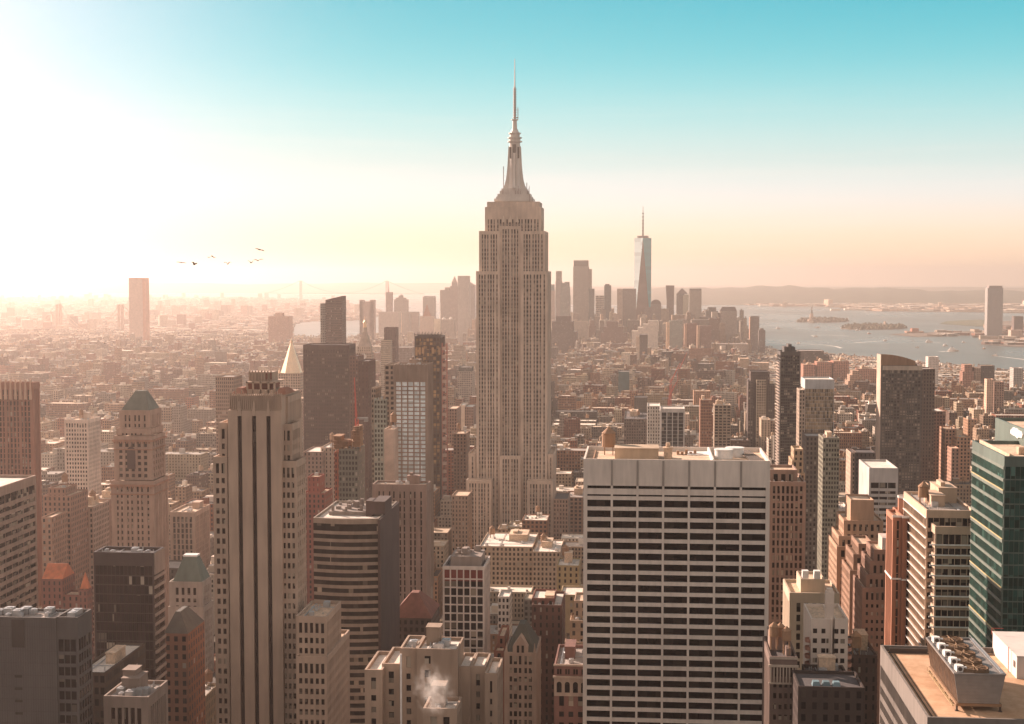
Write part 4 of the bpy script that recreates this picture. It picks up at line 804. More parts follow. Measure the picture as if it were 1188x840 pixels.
x0, x1, y0, y1, z0, z1, o = bb[0]; m = MB(); zt = at(1024, 411, 1300).z; n = 12
for k in range(n):
    a, b = k/n*.84, (k+1)/n*.84; f = lambda t: zt-(zt-at(1060, 419, 1300).z)*(t/.84)**2
    xa, xb = x0+a*(x1-x0), x0+b*(x1-x0)
    m.face([(xa, y0+1, z1-1), (xb, y0+1, z1-1), (xb, y0+1, f(b)), (xa, y0+1, f(a))]); m.face([(xa, y0+3, f(a)), (xb, y0+3, f(b)), (xb, y0+3, z1-1), (xa, y0+3, z1-1)][::-1]); m.face([(xa, y0+1, f(a)), (xb, y0+1, f(b)), (xb, y0+3, f(b)), (xa, y0+3, f(a))])
m.build('curved_screen', S('rust_screen', (.32, .19, .12)), root)
m = MB(); m.box(x0-.5, x0, y0+.2, y1, 0, zt-.5); m.build('edge_fin', S('edge_tan', (.5, .38, .3)), root)
m = MB(); m.box(x0+1.2, x1+.2, y0-.3, y0+.95, z1-4.2, z1-.4); m.build('parapet_band', S('pale_tan', (.5, .41, .33)), root)
tower('plain_brown_slab', 'plain brown slab showing past the curve-topped residential slab', 'plain brown slab', [(1068, 1085, 428, 1500, 30, dict(c=(.16, .12, .10), a=.4))], roof='grey', cat='tower')
tower('pale_banded_block', 'white-sided block with dark horizontal bands and a plain grey top', 'white-sided banded block', [(1008.5, 1042, 543, 900, 42)], st=dict(pu=4.5, pv=3.5, pw=.08, sf=.5, pd=.3, sd=.45, cap=9, cw=1, E=dict(blank=True)), wall=S('pale_grey_block', (.5, .46, .43)), gl=GL_D, win=60, roof='pale', cat='office block')
M_OR = S('orange_brick', (.42, .27, .18), var=.2)
sb = dict(pu=2.8, pv=3.5, pw=.5, sf=.5, pd=.4, sd=.35, cap=2, cw=1.2)
tower('setback_tower', 'orange-tan brick setback tower with a plain square top block', 'orange-tan setback tower', [(987, 1014, 580, 760, 20, dict(solid=True, z0=at(1000, 606, 760).z)), (979, 1025, 604, 757, 30, {}), (973, 1003, 622, 752, 30, {}), (971, 985, 634, 748, 36, {})], st=sb, wall=M_OR, gl=GL_W, win=80, cat='tower')
tower('terraced_brick_tower', 'brick tower stepping down in shallow terraces in front of the setback tower', 'shallow-terraced brick tower', [(996, 1014, 631, 715, 24, {}), (990, 1010, 643, 712, 26, {}), (986, 1008, 662, 709, 28, {})], st=sb, wall=S('deep_brick', (.30, .18, .12)), gl=GL_W, win=60, cat='tower')
root, bb = tower('stepped_brick_tower', 'brown brick tower with a staircase of many setbacks facing the sun', 'many-stepped brick tower', [(1014+0, 1036, 638, 655, 22, {}), (1009, 1036, 651, 652.5, 24, {}), (1005, 1036, 667, 650, 26, {}), (1000.5, 1036, 682, 647.5, 28, {})], st=dict(pu=2.5, pv=3.5, pw=.55, sf=.55, pd=.35, sd=.3, cap=2, cw=1), wall=S('brown_brick2', (.28, .165, .12)), gl=GL_D, win=80, cat='tower')
m = MB(); a = at(1024, 624, 660); b = at(1036, 638, 660); m.box(a.x, b.x, 658, 672, b.z-1, a.z); m.build('lift_house', S('white_brick', (.55, .45, .4)), root)
# octagonal-cornered copper tower
M_COP = S('copper_brick', (.40, .18, .11), var=.15)
root, bb = tower('rounded_brown_tower', 'red-brown twin-shafted tower with chamfered corners and white trim lines', 'red-brown twin-shafted tower', [(1036, 1048, 598, 600, 16), (1047.5, 1064, 599, 598, 24)], st=dict(pu=2.5, pv=3.6, pw=.3, sf=.1, pd=.5, sd=.15, cap=2.2, cw=1.4), wall=M_COP, gl=GL_W, win=40, cat='tower')
a = at(1045.5, 577, 606); b = at(1062, 600, 606); rr = (b.x-a.x)/2; m = MB(); m.prism((a.x+b.x)/2, 613, rr*1.05, rr*1.05, b.z-2, a.z-1.2, 8, ph=math.pi/8); m.build('octagon_top', M_COP, root)
m = MB(); m.prism((a.x+b.x)/2, 613, rr*1.12, rr*1.12, a.z-1.2, a.z-.2, 8, ph=math.pi/8, cap=False)
for i in (0, 1): x0, x1, y0, y1, z0, z1, o = bb[i]; m.box(x0-.3, x1+.3, y0-.3, y0-.02, z1-.8, z1+.1); m.box(x0-.3, x1+.3, y0-.3, y0-.02, z1-26.5, z1-25.8); m.box(x0-.35, x0-.03, y0-.3, y1, z1-26.5, z1-25.8)
m.build('white_trim', M_WHITE, root)
# angled banded block
M_BT = S('banded_tan', (.56, .41, .30), var=.12)  # lighter wall colour stands in for sunlight bounced onto the front
root, bb = tower('angled_banded_block', 'office block of white-edged slab floors with a faceted front', 'faceted white-edged office block', [(1075, 1132, 592, 560, 48, dict(E=dict(pu=2.0, pw=.12, sf=.1))), (1085, 1132, 611, 552, 10, {})], st=dict(pu=2.2, pv=3.9, pw=.1, sf=.36, pd=.3, sd=.7, cap=3, cw=.6), wall=M_BT, gl=GL_D, win=100, roof='grey', cat='office block', kit=[(0, 5, 1, 2)])
x0, x1, y0, y1, z0, z1, o = bb[0]; m = MB()
for k in range(32): z = z1-3-k*3.9; m.box(x0-.35, x0-.02, y0, y1, z-.3, z); m.box(x0-.2, bb[1][1], bb[1][2]-.4, bb[1][2]-.02, z-8.6-.5, z-8.6)
m.build('floor_edge', M_WHITE, root)
# green glass tower
gg = dict(pu=1.6, pv=4.0, pw=.06, sf=.1, pd=.15, sd=.1, cap=3.4, cw=.4)
root, bb = tower('green_glass_tower', 'green glass tower with pale sloping-looking bands and a roof box bearing a white cloud sign', 'green glass tower', [(1165.5, 1290, 530, 480, 46, dict(E=dict(pu=1.6, sf=.30))), (1205, 1290, 505, 500, 60, dict(z0=at(1230, 530, 480).z-2, cap=20, E=dict(blank=True)))], st=gg, wall=S('green_metal', (.10, .14, .12), .5), gl=GL_G, win=100, roof='tan', cat='skyscraper')
x0, x1, y0, y1, z0, z1, o = bb[0]; m = MB()
for k in range(40): z = z1-3.4-k*4; m.box(x0-.22, x0-.02, y0+.3, y1-.3, z-1.0, z)
m.build('pale_band', S('pale_green_band', (.15, .18, .155), .5), root)
m = MB()
for k in range(0, 40, 4): z = z1-11-k*4; m.box(x0-.34, x0-.02, y0+.3, y1-.3, z-.3, z)
m.build('yellow_band', plain('yellow_trim', (.5, .42, .22), .6), root)
x0, x1, y0, y1, z0, z1, o = bb[1]
m = MB(); zc = at(1180, 502, 512).z
# white cloud-shaped sign on the box's side, a solid plate 0.4 m thick
def signpt(px, py):
    d = ray(px, py); t = (x0-CAM.x)/d.x; p = CAM+d*t; return p.y, p.z
out = [(1173.5, 502.5), (1174, 498.5), (1176, 497), (1177, 495.4), (1178.6, 497), (1181, 496.8), (1182.8, 499.4), (1186, 500.5), (1187.6, 504), (1186.6, 508), (1183.4, 507.2), (1181.6, 508.6), (1179.6, 506), (1176.5, 504.8)]
pts = [signpt(*p) for p in out]
m.face([(x0-.45, a, b) for a, b in pts]); n = len(pts)
for k in range(n): a, b = pts[k], pts[(k+1) % n]; m.face([(x0-.45, *a), (x0-.45, *b), (x0-.05, *b), (x0-.05, *a)])
m.build('cloud_sign', plain('sign_white', (.92, .92, .9), .5), root)
x0, x1, y0, y1, z0, z1, o = bb[0]; m = MB(); zr = z1-1.1; m.box(x0+8, x0+12, y0+14, y0+17, zr, zr+2.5); m.box(x0+2, x0+2.6, y0+2, y1-2, zr, zr+1.6); m.prism(x0+14, y0+12, .8, .8, zr, zr+4.2, 10); m.build('roof_machinery', M_ROOFTAN, root)
# nearest roof, lower right
Yn = 330; a = at(1076, 832, Yn); b = at(1240, 832, Yn); Yf = Yn*333/278.5
zt = a.z; x0, x1, y0, y1 = a.x, b.x+10, Yn, Yf
root = empty('flat_roof_office', (x0+20, y0, 0), 'nearest office block, its tan gravel roof carrying a big ribbed cooling tower', 'office block')
FOOT.append((x0, x1, y0, y1, zt)); HEROS.append(('nearest tan gravel roof', [(x0, x1, y0, y1, 0, zt, {})]))
M_GC = S('grey_concrete', (.19, .165, .145), var=.2); W = MB(); G = MB(); panes = []
lattice(W, G, panes, x0, x1, y0, y1, 0, zt, dict(pu=1.55, pv=4.0, pw=.16, sf=.42, pd=.35, sd=.3, cap=5.2, cw=.6, rim=1.5))
W.build('wall', M_GC, root); tag(G.build('glazing', GL_D, root), kind='stuff')
me = pane_mesh(GL_D); pp = [p for p in panes if p[0] == 'E' and 0 < proj(p[1:4])[1] < 845][:100]
for (side, x, y, z, ww, h) in pp:
    o = bpy.data.objects.new('window', me); col.objects.link(o); o.parent = root; o.location = Vector((x, y, z))-root.location; o.scale = (.1, ww-.04, h-.04)
zr = zt-1.45; m = MB(); m.face([(x0+.7, y0+.7, zr), (x1-.7, y0+.7, zr), (x1-.7, y1-.7, zr), (x0+.7, y1-.7, zr)])
mg, ntg, bg_ = newmat('roof_gravel_orange'); g = nd(ntg, 'ShaderNodeNewGeometry'); n1 = nd(ntg, 'ShaderNodeTexNoise'); ntg.links.new(g.outputs['Position'], n1.inputs[0]); n1.inputs['Scale'].default_value = .14; n1.inputs['Detail'].default_value = 9; n1.inputs['Roughness'].default_value = .75
rp = nd(ntg, 'ShaderNodeValToRGB'); ntg.links.new(n1.outputs[0], rp.inputs[0]); rp.color_ramp.elements[0].position = .3; rp.color_ramp.elements[0].color = (.42, .23, .12, 1); rp.color_ramp.elements[1].position = .62; rp.color_ramp.elements[1].color = (.66, .44, .28, 1)
ntg.links.new(rp.outputs[0], bg_.inputs['Base Color']); bg_.inputs['Roughness'].default_value = .95
m.build('roof', mg, root)
m = MB(); m.box(x0+2.0, x0+2.15, y0+1.2, y1-3, zr, zr+.25); m.box(x0+1.2, x1-1, y1-3, y1-2.85, zr, zr+.25); m.box(x0+3.0, x0+3.1, y0+1.2, y1-3.4, zr, zr+.12); m.box(x0+2, x0+12, y1-2.2, y1-1.8, zr, zr+1.2); m.build('roof_kerb', plain('dark_steel', (.08, .06, .05), .6), root)
# cooling tower: on a steel frame, tapering down, five fan stacks
def P(px, py, z):   # where a sight line meets height z
    g = gnd(px, py, z); return g.x, g.y
zt2 = zr+9.0; xa, ya = P(1107.5, 781.5, zt2); xb, _ = P(1166, 782, zt2); _, yb = P(1077.5, 740, zt2); ct = MB()
ya += 0; in_ = 1.2; zl = zr+1.9
W0, W1 = (xa, xb, ya, yb), (xa+in_, xb-in_, ya+in_*.6, yb-in_*.6)
a_ = [(W0[0], W0[2]), (W0[1], W0[2]), (W0[1], W0[3]), (W0[0], W0[3])]; b_ = [(W1[0], W1[2]), (W1[1], W1[2]), (W1[1], W1[3]), (W1[0], W1[3])]
for k in range(4): j = (k+1) % 4; ct.face([(*b_[k], zl), (*b_[j], zl), (*a_[j], zt2), (*a_[k], zt2)])
ct.face([(*p, zt2-.25) for p in a_]); ct.face([(*p, zl) for p in reversed(b_)])
for k in range(4): j = (k+1) % 4; ct.beam((*a_[k], zt2), (*a_[j], zt2), .16)
for k in range(9):                                  # shallow horizontal ribs across the near end
    t = (k+.5)/9; z = zl+(zt2-zl)*t; ee = in_*(1-t); ct.box(xa+ee+.1, xb-ee-.1, ya+ee*.6-.06, ya+ee*.6+.1, z-.08, z+.08)
for k in range(24):                                 # vertical ribs down the long side
    t = k/23; y = ya+(yb-ya)*t; ct.beam((xa-.04, y, zt2-.1), (xa+in_-.04, min(max(y, W1[2]), W1[3]), zl+.1), .07)
sp_ = MB(); e_ = .05
sp_.face([(xa-e_, ya+.3, zt2-.3), (xa-e_, yb-.3, zt2-.3), (xa+in_-e_-.06, yb-in_*.6-.1, zl+.1), (xa+in_-e_-.06, ya+in_*.6+.1, zl+.1)])
for k in range(40): y = ya+.5+(yb-ya-1)*k/39; sp_.beam((xa-.08, y, zt2-.3), (xa+in_-.12, min(max(y, W1[2]+.1), W1[3]-.1), zl+.1), .06)
tower_o = ct.build('cooling_tower', plain('tower_grey', (.27, .25, .235), .55, .15), root)
def sub(m, name, mat, par):
    o = m.build(name, mat, None); o.parent = par; o.matrix_parent_inverse = Matrix.Identity(4); return o
LEN = yb-ya
sub(sp_, 'side_louvre', S('rust_louvre', (.20, .125, .08), .8, .4, scale=.6), tower_o)
for k in range(5):
    fy = ya+LEN*(k+.5)/5; fx = xa+(xb-xa)*.46; fr = LEN/5*.46
    m = MB(); m.prism(fx, fy, fr*1.06, fr, zt2-.2, zt2+.8, 28, cap=False); m.prism(fx, fy, fr*.9, fr*.96, zt2-.2, zt2+.8, 28, cap=False); m.prism(fx, fy, fr*.95, fr*.95, zt2-.2, zt2+.3, 28)
    sub(m, 'fan_stack', plain('rust_mesh', (.16, .10, .06), .9), tower_o)
    m = MB()
    for q in range(8):
        an = q*math.pi/4+k; c_, s_ = math.cos(an), math.sin(an); m.face([(fx+.2*c_, fy+.2*s_, zt2+.5), (fx+fr*.88*c_-.3*s_, fy+fr*.88*s_+.3*c_, zt2+.4), (fx+fr*.88*c_+.3*s_, fy+fr*.88*s_-.3*c_, zt2+.65)])
        m.beam((fx, fy, zt2+.84), (fx+fr*1.0*c_, fy+fr*1.0*s_, zt2+.84), .05)
    m.prism(fx, fy, .35, .35, zt2+.3, zt2+.8, 10); sub(m, 'fan', plain('fan_brass', (.34, .22, .13), .5), tower_o)
    m = MB(); m.box(xa+.9, xa+2.5, fy-1.3, fy+.1, zt2-.2, zt2+1.3); m.prism(xa+1.7, fy+1.0, .9, .9, zt2-.2, zt2+1.0, 14); m.box(xa+2.5, xa+3.3, fy-1, fy-.1, zt2-.2, zt2+.9); sub(m, 'motor_housing', M_WHITE, tower_o)
    m = MB(); m.prism(0, 0, .5, .5, 0, .1, 14); o = sub(m, 'motor_grille', plain('dark_steel', (.08, .06, .05), .6), tower_o); o.location = (xa+1.7, fy-1.3, zt2+.55); o.rotation_euler = (R(90), 0, 0)
m = MB(); m.box(xb-.9, xb-.2, ya+.6, yb-.6, zt2+.05, zt2+.22)
for k in range(20): y = ya+.8+k*(LEN-1.6)/19; m.beam((xb-1, y, zt2+.2), (xb-1, y, zt2+1.1), .04)
m.beam((xb-1, ya+.8, zt2+1.1), (xb-1, yb-.8, zt2+1.1), .05); sub(m, 'walkway', M_STEEL, tower_o)
m = MB(); m.box(xa+.6, xb-.6, ya+.6, ya+1.1, zl-.7, zl-.02); m.box(xa+.6, xa+1.1, ya+1.1, yb-.6, zl-.7, zl-.02); m.box(xb-1.1, xb-.6, ya+1.1, yb-.6, zl-.7, zl-.02)
m.build('support_beam', plain('rusty_steel', (.28, .17, .10), .8), root)
for k in range(6):
    for xx in (xa+.85, xb-.85): m = MB(); y = ya+1+k*(LEN-2)/5; m.box(xx-.2, xx+.2, y-.2, y+.2, zr, zl-.72); m.box(xx-.4, xx+.4, y-.4, y+.4, zr, zr+.15); m.build('leg', plain('dark_steel', (.08, .06, .05), .6), root)
m = MB(); m.box(xa-.55, xa-.05, ya-.5, yb-4, zl-.4, zl-.25)
for k in range(12): y = ya-.4+k*(LEN-4)/11; m.beam((xa-.5, y, zl-.3), (xa-.5, y, zl+.9), .045)
m.beam((xa-.5, ya-.4, zl+.9), (xa-.5, yb-4, zl+.9), .06); m.build('handrail', plain('brass_rail', (.45, .32, .18), .6), root)
zc = zr+5.6; xc0, yc0 = P(1180, 762, zc); _, yc1 = P(1150, 733.5, zc)
m = MB(); m.box(xc0, x1-3, yc0, yc1, zr, zc); m.box(xc0-.15, x1-2.9, yc0-.15, yc1+.15, zc+.002, zc+.25); pen = m.build('penthouse', S('penthouse_white', (.62, .57, .53), var=.08), root)
m = MB(); m.box(xc0-.1, xc0-.02, yc0+1.4, yc0+3.2, zc-3.2, zc-1.6); sub(m, 'vent_grille', plain('dark_steel', (.08, .06, .05), .6), pen)
m = MB(); m.beam((xc0-1, yc1-3, zc+.2), (xc0-1, yc1-3, zc+1.8), .05); m.beam((xc0-1, yc1-3, zc+1.8), (xc0+2, yc1-3, zc+1.8), .05); m.beam((xc0-.6, yc0+6, zr), (xc0-.6, yc0+6, zc+1), .08); sub(m, 'ladder_rail', plain('red_paint', (.5, .1, .07), .6), pen)
# cluster between the broad slab and the nearest roof
cw_ = dict(pu=3.0, pv=3.7, pw=.5, sf=.3, pd=.45, sd=.2, cap=4, cw=2)
M_CR = S('cream_brick', (.52, .42, .32), var=.15)
root, bb = tower('cream_building', 'cream stone apartment block with ribbed upper floors and two roof machines', 'cream ribbed apartment block', [(916, 974, 688, 570, 26, {}), (929, 957, 672, 576, 16, dict(solid=True, z0=at(940, 688, 576).z-1))], st=cw_, wall=M_CR, gl=GL_W, win=60, roof='tan', cat='building')
m = MB(); x0, x1, y0, y1, z0, z1, o = bb[1]
for k in (0, 1): m.box(x0+1+k*4.6, x0+3.4+k*4.6, y0+3, y0+6, z1-.5, z1+2.6)
m.build('cooling_unit', M_WHITE, root)
root, bb = tower('balcony_building', 'small white apartment block with rounded red-edged balconies and a tall flue', 'white balcony apartment block', [(941, 966, 718, 470, 22, dict(solid=True)), (968.5, 984, 718, 470, 22, dict(solid=True)), (960, 972, 722, 473, 18, dict(solid=True))], st=cw_, wall=S('white_render', (.66, .56, .48), var=.1), gl=GL_D, roof='tan', cat='building')
x0, x1, y0, y1, z0, z1, o = bb[0]; X1 = bb[1][1]; 
for k in range(7):
    for j, xx in enumerate((x0+1.3, x0+4.0, X1-1.7, X1-3.7, (x0+X1)/2-.6)):
        if j == 4 and k == 0: continue
        m = MB(); z = z1-3.2-k*3.2; wd = 1.3 if j != 4 else .7; m.box(xx-wd/2, xx+wd/2, y0-.06, y0+.02, z-1.5, z); m.build('window', GL_D, root)
for k in range(6):
    z = z1-8.2-k*2.6
    for xx in (x0-.1, X1+.1): m = MB(); m.prism(xx, y0+2.5, 1.5, 1.5, z, z+.3, 12); m.prism(xx, y0+2.5, 1.55, 1.55, z+.3, z+1.2, 12, cap=False); m.build('balcony', plain('balcony_rust', (.5, .26, .19), .7), root)
m = MB(); xf = (x0+X1)/2-1.1; m.box(xf, xf+2.6, y0+1, y0+4, z1-3, z1+8.5); m.box(xf+.2, xf+2.4, y0+.8, y0+1, z1-3, z1+5); m.box(xf+.4, xf+2.2, y0+1.4, y0+3.6, z1+8.5, z1+9.5)
m.beam((xf+1.6, y0-.3, 60), (xf+1.6, y0-.3, z1), .15); m.build('flue', S('white_render', (.66, .56, .48), var=.1), root)
root, bb = tower('ornate_dark_block', 'dark brick block with a pale ornamental top storey and wooden tanks on its roof', 'dark block with wooden tanks', [(893, 925, 762, 450, 26)], st=dict(pu=1.6, pv=3.4, pw=.45, sf=.5, pd=.4, sd=.3, cap=3, cw=.8), wall=S('dim_brick', (.17, .12, .10)), gl=GL_W, win=60, roof='dark', cat='building')
x0, x1, y0, y1, z0, z1, o = bb[0]; m = MB(); m.box(x0-.4, x1+.4, y0-.6, y0-.02, z1-3.2, z1-2.5); m.box(x0-.3, x1+.3, y0-.4, y0-.02, z1-8.6, z1-8.1); m.box(x0-.2, x1+.2, y0-.2, y0-.04, z1-.8, z1-.1)
for k in range(9): xx = x0+.4+k*(x1-x0-.8)/8; m.box(xx-.18, xx+.18, y0-.35, y0-.03, z1-8.1, z1-3.2)
m.build('ornamental_storey', S('ornament', (.46, .38, .31)), root)
for q, (dx, dy, zz) in enumerate(((1.8, 7, 4), (4.2, 10, 5.5), (5.6, 5, 1.5))): water_tank(root, x0+dx, y0+dy, z1-1+zz*.4, 1.5, random.Random(q))
m = MB(); m.box(x0+1, x0+6.5, y0+12, y0+22, z1-1.1, z1+4.2); m.box(x0+5.5, x0+7, y0+4, y0+9, z1-1.1, z1+1.6); m.build('bulkhead', S('brown_stone', (.27, .19, .155)), root)
root, bb = tower('skylit_block', 'low dark block with three blue skylights below the white balcony block', 'low dark skylit block', [(926, 1003, 797, 430, 18, dict(c=(.07, .055, .05), a=.4)), (936, 985, 785, 450, 14, dict(c=(.08, .06, .05), a=.3))], roof='dark', cat='building', kit=[(1, 4, 0, 1)])
x0, x1, y0, y1, z0, z1, o = bb[0]
for k in range(3): m = MB(); m.frustum(x0+4.5+k*3, x0+6.9+k*3, y0+3, y0+6, z1-.9, x0+4.8+k*3, x0+6.6+k*3, y0+3.4, y0+5.6, z1+.5); m.build('skylight', glass('skylight_glass', (.16, .24, .27), rough=.15, pb=0), root)
tower('brick_block', 'plain dark brick block under the many-stepped brick tower', 'plain dark brick block', [(985, 1018, 760, 560, 30, dict(c=(.10, .065, .055), a=.3))], roof='dark', cat='building', kit=[(0, 3, 1, 1)])

# middle distance
tower('white_capped_tower', 'dark tower with pale vertical stripes and a white roof line', 'white-capped striped tower', [(766, 794.5, 474, 1450, 30)], st=dict(pu=5.6, pv=3.6, pw=.16, sf=.08, pd=.5, sd=.1, cap=4, cw=1), wall=S('white_stripe', (.62, .58, .54)), gl=glass('grey_black', (.045, .045, .045), pb=.05), win=40, roof='pale', cat='tower')
tower('white_annex', 'white-topped low wing behind the white-capped striped tower', 'white-topped wing', [(751, 766, 471, 1530, 40, dict(c=(.6, .54, .48), a=.4))], roof='pale', cat='building')
tower('dark_top_block', 'dark-roofed grey block left of the white-capped striped tower', 'dark-roofed grey block', [(736, 751, 461, 1900, 28, dict(c=(.19, .17, .15), a=.15)), (724, 752, 486, 1800, 112, dict(c=(.18, .15, .13), a=.5))], roof='dark', cat='building', kit=[(1, 3, 1, 1)])
tower('brown_twin', 'rust-brown apartment tower with ribbed front beyond the broad slab', 'rust-brown ribbed apartment tower', [(812.5, 826, 464, 1700, 28, dict(c=(.36, .19, .13), a=.45, pu=1.8))], roof='tan', cat='tower', kit=[(0, 1, 0, 1)])
tower('tan_round_tower', 'tan apartment tower with rounded window stripes, beside the rust-brown one', 'tan striped apartment tower', [(829, 848, 470, 1600, 26, dict(c=(.44, .34, .26), a=.7, pu=4, pv=3.2))], roof='tan', cat='tower', kit=[(0, 2, 0, 1)])
tower('dark_block_tower', 'dark slab with a pale latticed side wing', 'dark slab with latticed wing', [(871, 893, 431, 2000, 30, dict(c=(.12, .09, .08), a=.3)), (878, 889, 441, 1985, 10, dict(c=(.42, .34, .26), a=.6, pu=3)), (868, 874, 442, 1995, 26, dict(c=(.14, .11, .1), a=.5)), (889, 899, 447, 1990, 26, dict(c=(.10, .08, .07), a=.4))], roof='dark', cat='tower')
tower('teal_netted_building', 'building wrapped in teal netting among brown roofs', 'teal-wrapped building', [(717.5, 730, 431, 2700, 30, dict(c=(.07, .14, .15), a=0))], roof='grey', cat='building')
tower('dark_ziggurat', 'hazy dark stepped block in front of the downtown towers', 'hazy dark stepped block', [(645, 662, 367, 4300, 40, dict(c=(.13, .11, .10), a=.4)), (640, 665, 373, 4290, 60, dict(c=(.13, .11, .10), a=.4)), (635, 669, 385, 4280, 80, dict(c=(.13, .11, .10), a=.4))], roof='grey', cat='building')
tower('brown_ziggurat', 'brown stepped telephone-era block downtown', 'brown stepped block', [(704, 717, 373, 4900, 40, dict(c=(.2, .13, .11), a=.4)), (700, 723, 379, 4890, 60, dict(c=(.2, .13, .11), a=.4)), (697, 728, 386, 4880, 70, dict(c=(.2, .13, .11), a=.4))], roof='grey', cat='building')
def far(name, label, short, boxes, cat='tower', roof='grey', **k): return tower(name, label, short, boxes, cat=cat, roof=roof, **k)
def C(c, a=.5, pu=3.2, **k): d = dict(c=c, a=a, pu=pu); d.update(k); return d
brn, tan, gry, pal, drk = (.22, .14, .11), (.42, .33, .26), (.26, .25, .23), (.55, .47, .4), (.10, .09, .085)
far('white_stepped_block', 'bright white block sloping down in steps below the glass spire tower', 'bright white stepped block', [(752, 763.5, 372, 4500, 50, C((.8, .7, .6), .3)), (746, 752, 376, 4500, 50, C((.8, .7, .6), .3)), (740, 746, 380, 4500, 50, C((.8, .7, .6), .3)), (733, 740, 384, 4500, 50, C((.8, .7, .6), .3))], roof='pale')
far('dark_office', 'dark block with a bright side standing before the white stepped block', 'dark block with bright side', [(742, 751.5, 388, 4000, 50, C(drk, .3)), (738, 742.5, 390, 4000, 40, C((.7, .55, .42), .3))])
far('glass_office', 'pale green glass block with a bright orange side', 'pale green glass block', [(777, 792, 372, 4600, 40, C((.32, .35, .32), .5)), (773, 777.5, 374, 4605, 36, C((.7, .5, .35), .2))])  # orange strip is the sunlit east face painted into its colour
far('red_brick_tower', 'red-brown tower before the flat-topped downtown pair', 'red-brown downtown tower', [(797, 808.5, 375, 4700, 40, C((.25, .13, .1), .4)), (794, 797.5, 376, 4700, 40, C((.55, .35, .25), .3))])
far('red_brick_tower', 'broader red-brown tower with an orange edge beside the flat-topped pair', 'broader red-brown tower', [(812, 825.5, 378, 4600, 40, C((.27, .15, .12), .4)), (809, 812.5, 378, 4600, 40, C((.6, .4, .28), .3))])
far('long_low_building', 'long low beige waterfront building downtown', 'long low beige building', [(822, 868, 399, 4650, 60, C((.55, .42, .34), .4))], cat='building')
far('courtyard_building', 'long brown building with regular bays and a bright end', 'long brown bayed building', [(822, 857, 420, 3700, 60, C((.36, .27, .21), .5, 5)), (818, 823, 419, 3700, 60, C((.8, .66, .52), .2))], cat='building', roof='tan')
far('pier_building', 'narrow bright tan block beside the long brown bayed building', 'narrow bright tan block', [(858, 869, 416, 3800, 50, C((.55, .4, .28), .3))], cat='building', roof='tan')
far('pier_building', 'wider bright tan block near the river, past the narrow one', 'wider bright tan block', [(874, 892, 421, 3800, 50, C((.52, .37, .26), .4))], cat='building', roof='tan')
far('round_dark_building', 'dark domed block at the riverside behind the tall dark balcony tower', 'dark domed riverside block', [(928, 956, 407, 3500, 60, C((.13, .11, .095), .5)), (934, 962, 412, 3490, 60, C((.13, .11, .095), .5)), (926, 965, 417, 3480, 70, C((.13, .11, .095), .5))], cat='building')
for a, b, t, lab in ((932, 946, 423, 'nearest the tall dark balcony tower'), (948, 965, 420, 'in the middle of the row'), (967, 985, 419, 'with the boxy roof house'), (996, 1019, 428, 'nearest the curve-topped slab')):
    far('brick_warehouse', 'salmon brick riverside warehouse '+lab, 'salmon warehouse', [(a, b, t, 3300, 50, C((.5, .25, .18), .45, 4))], cat='warehouse', roof='tan', kit=[(0, 2, 1, 1)])
far('domed_apartment_block', 'pinkish stepped apartment block with a rounded crown', 'rounded-crown apartment block', [(989, 997, 430, 3000, 30, C((.45, .3, .22), .4)), (986, 1000, 435, 2995, 40, C((.45, .3, .22), .4)), (984, 1003, 442, 2990, 50, C((.45, .3, .22), .4))], roof='tan')
far('white_water_building', 'white striped block standing against the river', 'white riverside block', [(1077, 1089, 414, 3200, 30, C((.66, .6, .55), .3))], roof='pale')
far('brown_pier_tower', 'stepped brown tower near the river shore', 'stepped brown river tower', [(1119, 1128, 423, 3000, 30, C((.36, .2, .15), .4)), (1117, 1130, 431, 2990, 30, C((.36, .2, .15), .4))], roof='tan')
far('dark_pier_tower', 'dark river tower with a tan wing, next to the stepped brown one', 'dark tan-winged river tower', [(1138, 1154, 424, 3000, 30, C((.12, .1, .09), .3)), (1131, 1139, 427, 3000, 30, C((.4, .28, .21), .4))], roof='tan')
far('white_chimney_tower', 'pale slender tower like a chimney beside a round one', 'pale slender tower', [(1145, 1153, 440, 2200, 16, C((.65, .45, .34), .2)), (1154, 1165, 443, 2210, 20, C((.42, .28, .22), .4))], roof='tan')
far('riverside_grey_tower', 'grey tower by the river at the edge of the city', 'grey riverside tower', [(1176, 1187, 427, 2900, 30, C((.5, .46, .42), .4))])
far('brick_apartment_block', 'brick apartment slab with a pale flank past the curve-topped slab', 'brick slab with pale flank', [(1073, 1097, 477, 1550, 40, C((.24, .15, .12), .5)), (1070, 1074, 470, 1560, 40, C((.5, .33, .25), .4))], roof='pale')
far('brick_apartment_block', 'orange brick apartment block with stepped roofs before the green glass tower', 'orange stepped brick block', [(1097, 1112, 498, 1500, 30, C((.5, .3, .21), .5)), (1110, 1126, 507, 1480, 30, C((.5, .3, .2), .5)), (1104, 1113, 520, 1450, 20, C((.45, .27, .2), .4))], roof='tan', kit=[(0, 1, 1, 0), (1, 1, 1, 1)])
far('white_shed_building', 'low white building with three bumps on its roof', 'low three-bumped white building', [(962, 985, 590, 1120, 30, C((.75, .62, .55), .1))], cat='building', roof='pale', kit=[(0, 5, 0, 0)])
far('thin_dark_tower', 'thin dark tower with a red roof line in front of the curve-topped slab', 'thin dark red-lined tower', [(992, 1016, 525, 1150, 26, C((.10, .08, .075), .3)), (987, 994, 525, 1152, 26, C((.5, .36, .28), .2))], roof='dark')

